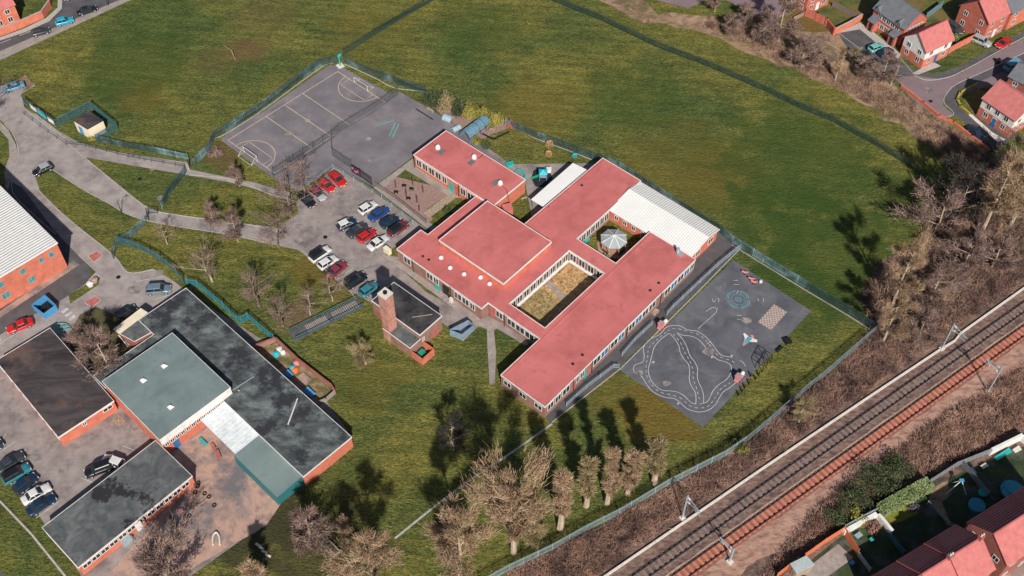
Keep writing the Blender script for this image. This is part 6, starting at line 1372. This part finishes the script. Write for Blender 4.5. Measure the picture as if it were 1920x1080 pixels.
# left-hand site furniture
sk = thing('skip', 'open blue metal waste skip below the sports hall', 'skip', P(82, 585)); q = [P(58, 572, 1.5), P(84, 552, 1.5), P(106, 572, 1.5), P(82, 590, 1.5)]; q = ccw([Vector((p.x, p.y, 0)) for p in q]); cen = sum(q, Vector())/4
for i in range(4): m = MB(); a, b = q[i], q[(i+1) % 4]; ai, bi = a.lerp(cen, .15), b.lerp(cen, .15); m.bar(ai.lerp(a, .5)+Vector((0, 0, .8)), bi.lerp(b, .5)+Vector((0, 0, .8)), .12, 1.5); m.build('side_panel', BLUEP, sk)
m = MB(); m.prism([p.lerp(cen, .1) for p in q], .04, .15); m.build('floor', BLACK, sk); m = MB()
for k in range(14): m.box(cen+Vector((random.uniform(-.8, .8), random.uniform(-.8, .8), 0)), .5, .4, .15, .35+random.random()*.5, random.random()*3)
simple('rubbish', 'dark bags of rubbish lying in the blue skip', 'rubbish', m, BLACK)
cr_ = thing('cycle_rack', 'curved teal cycle rack beside the brown-roofed block', 'cycle rack', P(115, 622))
for k in range(3): m = MB(); m.tube(smooth_line(PP([(100+k*6, 612+k*7), (108+k*6, 607+k*6), (118+k*5, 606+k*5), (128+k*4, 610+k*4)], .5), 3), .07, 6); m.build('hoop', TEAL, cr_)
m = MB(); m.tube(PP([(99, 611), (116, 633)], .35), .07, 6); m.build('side_rail', TEAL, cr_)
for x, y, mt, lab in ((178, 528, PEACH, 'orange-topped planter at the corner of the drive'), (170, 535, WHITE, 'white planter next to the orange one')):
    c = P(x, y); m = MB(); m.tube([c+Vector((0, 0, .01)), c+Vector((0, 0, .6))], [.55, .65], 9); m.tube([c+Vector((0, 0, .6)), c+Vector((0, 0, .8))], [.5, .2], 9); simple('planter', lab, 'planter', m, mt)
# nursery garden toys
for i, (x, y, r, mt, lab) in enumerate(((524, 656, .55, CONC, 'pale round tyre planter at the top of the nursery garden'), (531, 662, .45, WHITE, 'white tyre planter at the top of the nursery garden'), (518, 665, .6, CYAN, 'light blue round water tray'), (556, 682, .55, PINKP, 'pink round play drum'), (549, 691, .55, CYAN, 'bright cyan parasol-like disc'), (553, 695, .65, ORANGE, 'orange disc beside the cyan one'))):
    c = P(x, y); m = MB(); m.tube([c+Vector((0, 0, .01)), c+Vector((0, 0, .45))], [r, r*.9], 14); m.tube([c+Vector((0, 0, .45)), c+Vector((0, 0, .6))], [r*.85, r*.2], 14); simple('play_drum', lab, 'play drum', m, mt)
for q, lab in (([(532, 704), (541, 696), (552, 706), (545, 713)], 'blue tarpaulin-topped table nearer the dark roof'), ([(568, 738), (578, 728), (593, 742), (585, 748)], 'blue covered sand table at the lower end of the nursery garden')):
    m = MB(); m.prism(PP(q), .55, .65); c = sum(PP(q), Vector())/4; m.box(c, .5, .5, .02, .54); simple('covered_table', lab, 'table', m, BLUEP, 'blue covered tables in the nursery garden')
struct('nursery_garden', [(482, 657), (518, 643), (622, 732), (602, 752), (560, 722)], nmat('nursery_mix', [(.06, .06, .05), (.16, .14, .05), (.36, .24, .17)], scale=.5, detail=8, contrast=(.3, .6)))
m = MB(); m.prism(PP([(556, 708), (570, 700), (584, 712), (572, 722)]), .02, .3); simple('sandpit', 'pale pink sandpit in the nursery garden', 'sandpit', m, PEACH)
# yard clutter
for x, y in ((371, 912), (366, 924), (372, 906), (384, 926), (392, 932), (402, 948), (355, 968), (322, 970)):
    c = P(x, y); m = MB(); m.tube([c+Vector((math.cos(k*.524)*.27, math.sin(k*.524)*.27, .1)) for k in range(13)], .1, 6); tag(m.build('old_tyre', RUBBER), 'black tyre lying loose on the shaded yard', 'tyre', 'loose tyres on the yard')
for q, mt, lab in (([(373, 826), (378, 822), (390, 834), (385, 838)], TEAL, 'faded green play bench in the yard'), ([(404, 848), (410, 844), (416, 860), (408, 862)], REDP, 'faded red play table in the yard'), ([(395, 836), (400, 832), (406, 842), (400, 846)], REDP, 'small faded red stool in the yard'), ([(335, 958), (343, 955), (346, 962), (338, 964)], PINKP, 'pink toy on the shaded yard')):
    m = MB(); m.prism(PP(q), .3, .4); c = sum(PP(q), Vector())/4; m.box(c, .3, .3, .02, .29); simple('play_furniture', lab, 'play furniture', m, mt)
a = P(405, 1014); bt = thing('garden_bench', 'pale horseshoe-shaped planter on the dark lawn at the bottom', 'planter', a); m = MB(); m.tube(smooth_line(PP([(399, 1022), (399, 1006), (405, 998), (411, 1006), (412, 1022)], .3), 3), .16, 6); m.build('rim', CONC, bt)
bx = thing('raised_bed', 'dark raised planting bed with a pale rim at the bottom', 'planting bed', P(618, 1030)); q = PP([(602, 1022), (614, 1012), (638, 1036), (626, 1048)])
for i in range(4): m = MB(); m.bar(q[i]+Vector((0, 0, .3)), q[(i+1) % 4]+Vector((0, 0, .3)), .14, .6); m.build('side_board', WOOD, bx)
m = MB(); m.prism([p.lerp(sum(q, Vector())/4, .08) for p in q], .02, .45); m.build('soil', TWIGD, bx)
for k, (x, y) in enumerate(((484, 1022), (490, 1028), (496, 1035), (503, 1042))):
    m = MB(); m.box(P(x, y), .9, .35, .02, .2, -.5); m.box(P(x, y), .8, .25, .2, .26, -.5); tag(m.build('stepping_block', CONC), 'one of four pale stepping blocks in a line on the dark lawn', 'stepping block', 'line of pale stepping blocks')
# gardens by the terrace
shd = thing('garden_shed', 'small garden shed with a pale flat roof near the orange fence', 'shed', P(1505, 1062)); q = [P(1483, 1057, 2.1), P(1511, 1043, 2.1), P(1526, 1059, 2.1), P(1494, 1074, 2.1)]; m = MB(); m.prism([Vector((p.x, p.y, 0)) for p in q], 0, 2.0); m.build('wall', WOOD, shd); m = MB(); cq_ = sum(q, Vector())/4; m.prism([p+(p-cq_).normalized()*.15 for p in q], 2.01, 2.15); m.build('roof', pmat('shed_sheet', (.45, .52, .52), .5), shd)
a, b = q[0], q[3]; door(shd, Vector((a.x, a.y, 0)), Vector((b.x, b.y, 0)), .6, .8, 1.8, WOOD)
tp = thing('trampoline', 'large cyan netted trampoline half behind the terrace roof', 'trampoline', P(1898, 930)); c = P(1896, 925); m = MB(); m.tube([c+Vector((0, 0, .8)), c+Vector((0, 0, .86))], 1.9, 18); m.build('mat', pmat('cyan_mat', (.06, .4, .5), .5), tp)
for k in range(8): m = MB(); a_ = k*.785; p_ = c+Vector((math.cos(a_)*1.95, math.sin(a_)*1.95, 0)); m.tube([p_, p_+Vector((0, 0, 2.4))], .05, 6); m.build('pole', FENCE, tp)
m = MB(); m.tube([c+Vector((math.cos(k*.393)*1.95, math.sin(k*.393)*1.95, 2.4)) for k in range(17)], .05, 6); m.build('top_ring', FENCE, tp)
m = MB(); c = P(1830, 950); m.tube([c+Vector((0, 0, .01)), c+Vector((0, 0, .6))], 1.25, 18); m.tube([c+Vector((0, 0, .6)), c+Vector((0, 0, .68))], [1.28, 1.22], 18); simple('round_pool', 'round blue covered pool on the dark lawn', 'pool', m, pmat('pool_blue', (.05, .34, .48), .4))
m = MB(); c = P(1842, 925); m.tube([c+Vector((0, 0, .01)), c+Vector((0, 0, .4))], .7, 14); m.tube([c+Vector((0, 0, .4)), c+Vector((0, 0, .45))], [.72, .6], 14); simple('paddling_pool', 'small dull teal paddling pool behind the round blue one', 'pool', m, TEAL)
sw = thing('garden_swing', 'blue and white A-frame garden swing', 'swing', P(1796, 915)); c = P(1796, 912); m = MB(); tp_ = c+Vector((0, 0, 1.9)); 
for e_ in (P(1774, 926), P(1812, 928), P(1786, 905)): m.tube([e_, tp_], .06, 6)
m.build('frame', WHITE, sw); m = MB(); m.box(c, .7, .5, 1.85, 2.0); m.build('canopy', BLUEP, sw)
for q, mt, lab in (([(1862, 860), (1890, 842), (1896, 850), (1868, 866)], TEAL, 'turquoise sheet spread by the white wall'), ([(1896, 846), (1908, 838), (1914, 846), (1902, 852)], CONC, 'pale heap of stones by the white wall'), ([(1600, 1006), (1610, 999), (1617, 1006), (1607, 1013)], GALV, 'pale grey garden table in the white walled corner'), ([(1591, 1056), (1598, 1052), (1602, 1058), (1595, 1061)], BLUEP, 'blue box on the dark patio'), ([(1812, 882), (1822, 878), (1830, 890), (1820, 896)], GALV, 'grey barbecue table in the dark garden'), ([(1836, 876), (1846, 870), (1852, 876), (1842, 882)], CONC, 'pale stacked slabs in the dark garden'), ([(1628, 1012), (1634, 1009), (1638, 1015), (1632, 1018)], TEAL, 'green toy in the white walled corner')):
    m = MB(); m.prism(PP(q), .4, .5); c = sum(PP(q), Vector())/4; m.box(c, .5, .4, .02, .39); simple('garden_item', lab, 'garden item', m, mt)
m = MB(); a = P(1870, 118); m.box(a, .8, .6, .02, 1.0, .4); m.box(a, .86, .66, 1.0, 1.08, .4); simple('utility_box', 'dark utility box on the estate kerb', 'utility box', m, BLACK)
# street lamps
def lamp(lab, x, y, h=6):
    c = P(x, y); t = thing('street_lamp', lab, 'street lamp', c, 'street lamps'); m = MB(); m.tube([c, c+Vector((0, 0, 1.2)), c+Vector((0, 0, h))], [.1, .07, .05], 8); m.build('pole', BLACK, t); m = MB(); m.tube([c+Vector((0, 0, h)), c+Vector((.5, .4, h+.1))], .04, 6); m.build('arm', BLACK, t); m = MB(); m.box(c+Vector((.6, .5, 0)), .5, .2, h+.04, h+.14, .7); m.build('lamp_head', GALV, t)
lamp('street lamp on the field verge of the top-left street', 203, 10); lamp('dark street lamp beside the lower edge of the drive', 228, 398, 3)
for x, y, lab in ((262, 336, 'round drain cover in the middle of the upper drive'), (610, 445, 'drain cover in the middle of the school car park'), (222, 520, 'drain cover in the lower yard'), (1745, 190, 'drain cover in the estate turning head')):
    c = P(x, y); m = MB(); m.tube([c+Vector((0, 0, .03)), c+Vector((0, 0, .09))], .42, 12); tag(m.build('manhole_cover', BLACK), lab, 'manhole cover')
m = MB(); c = P(352, 318); m.box(c, .6, .6, .02, 1.9, .7); m.box(c, .5, .5, 1.9, 2.0, .7); simple('gate_pier', 'grey gate pier where the footpath meets the court fence', 'pier', m, PAVE)
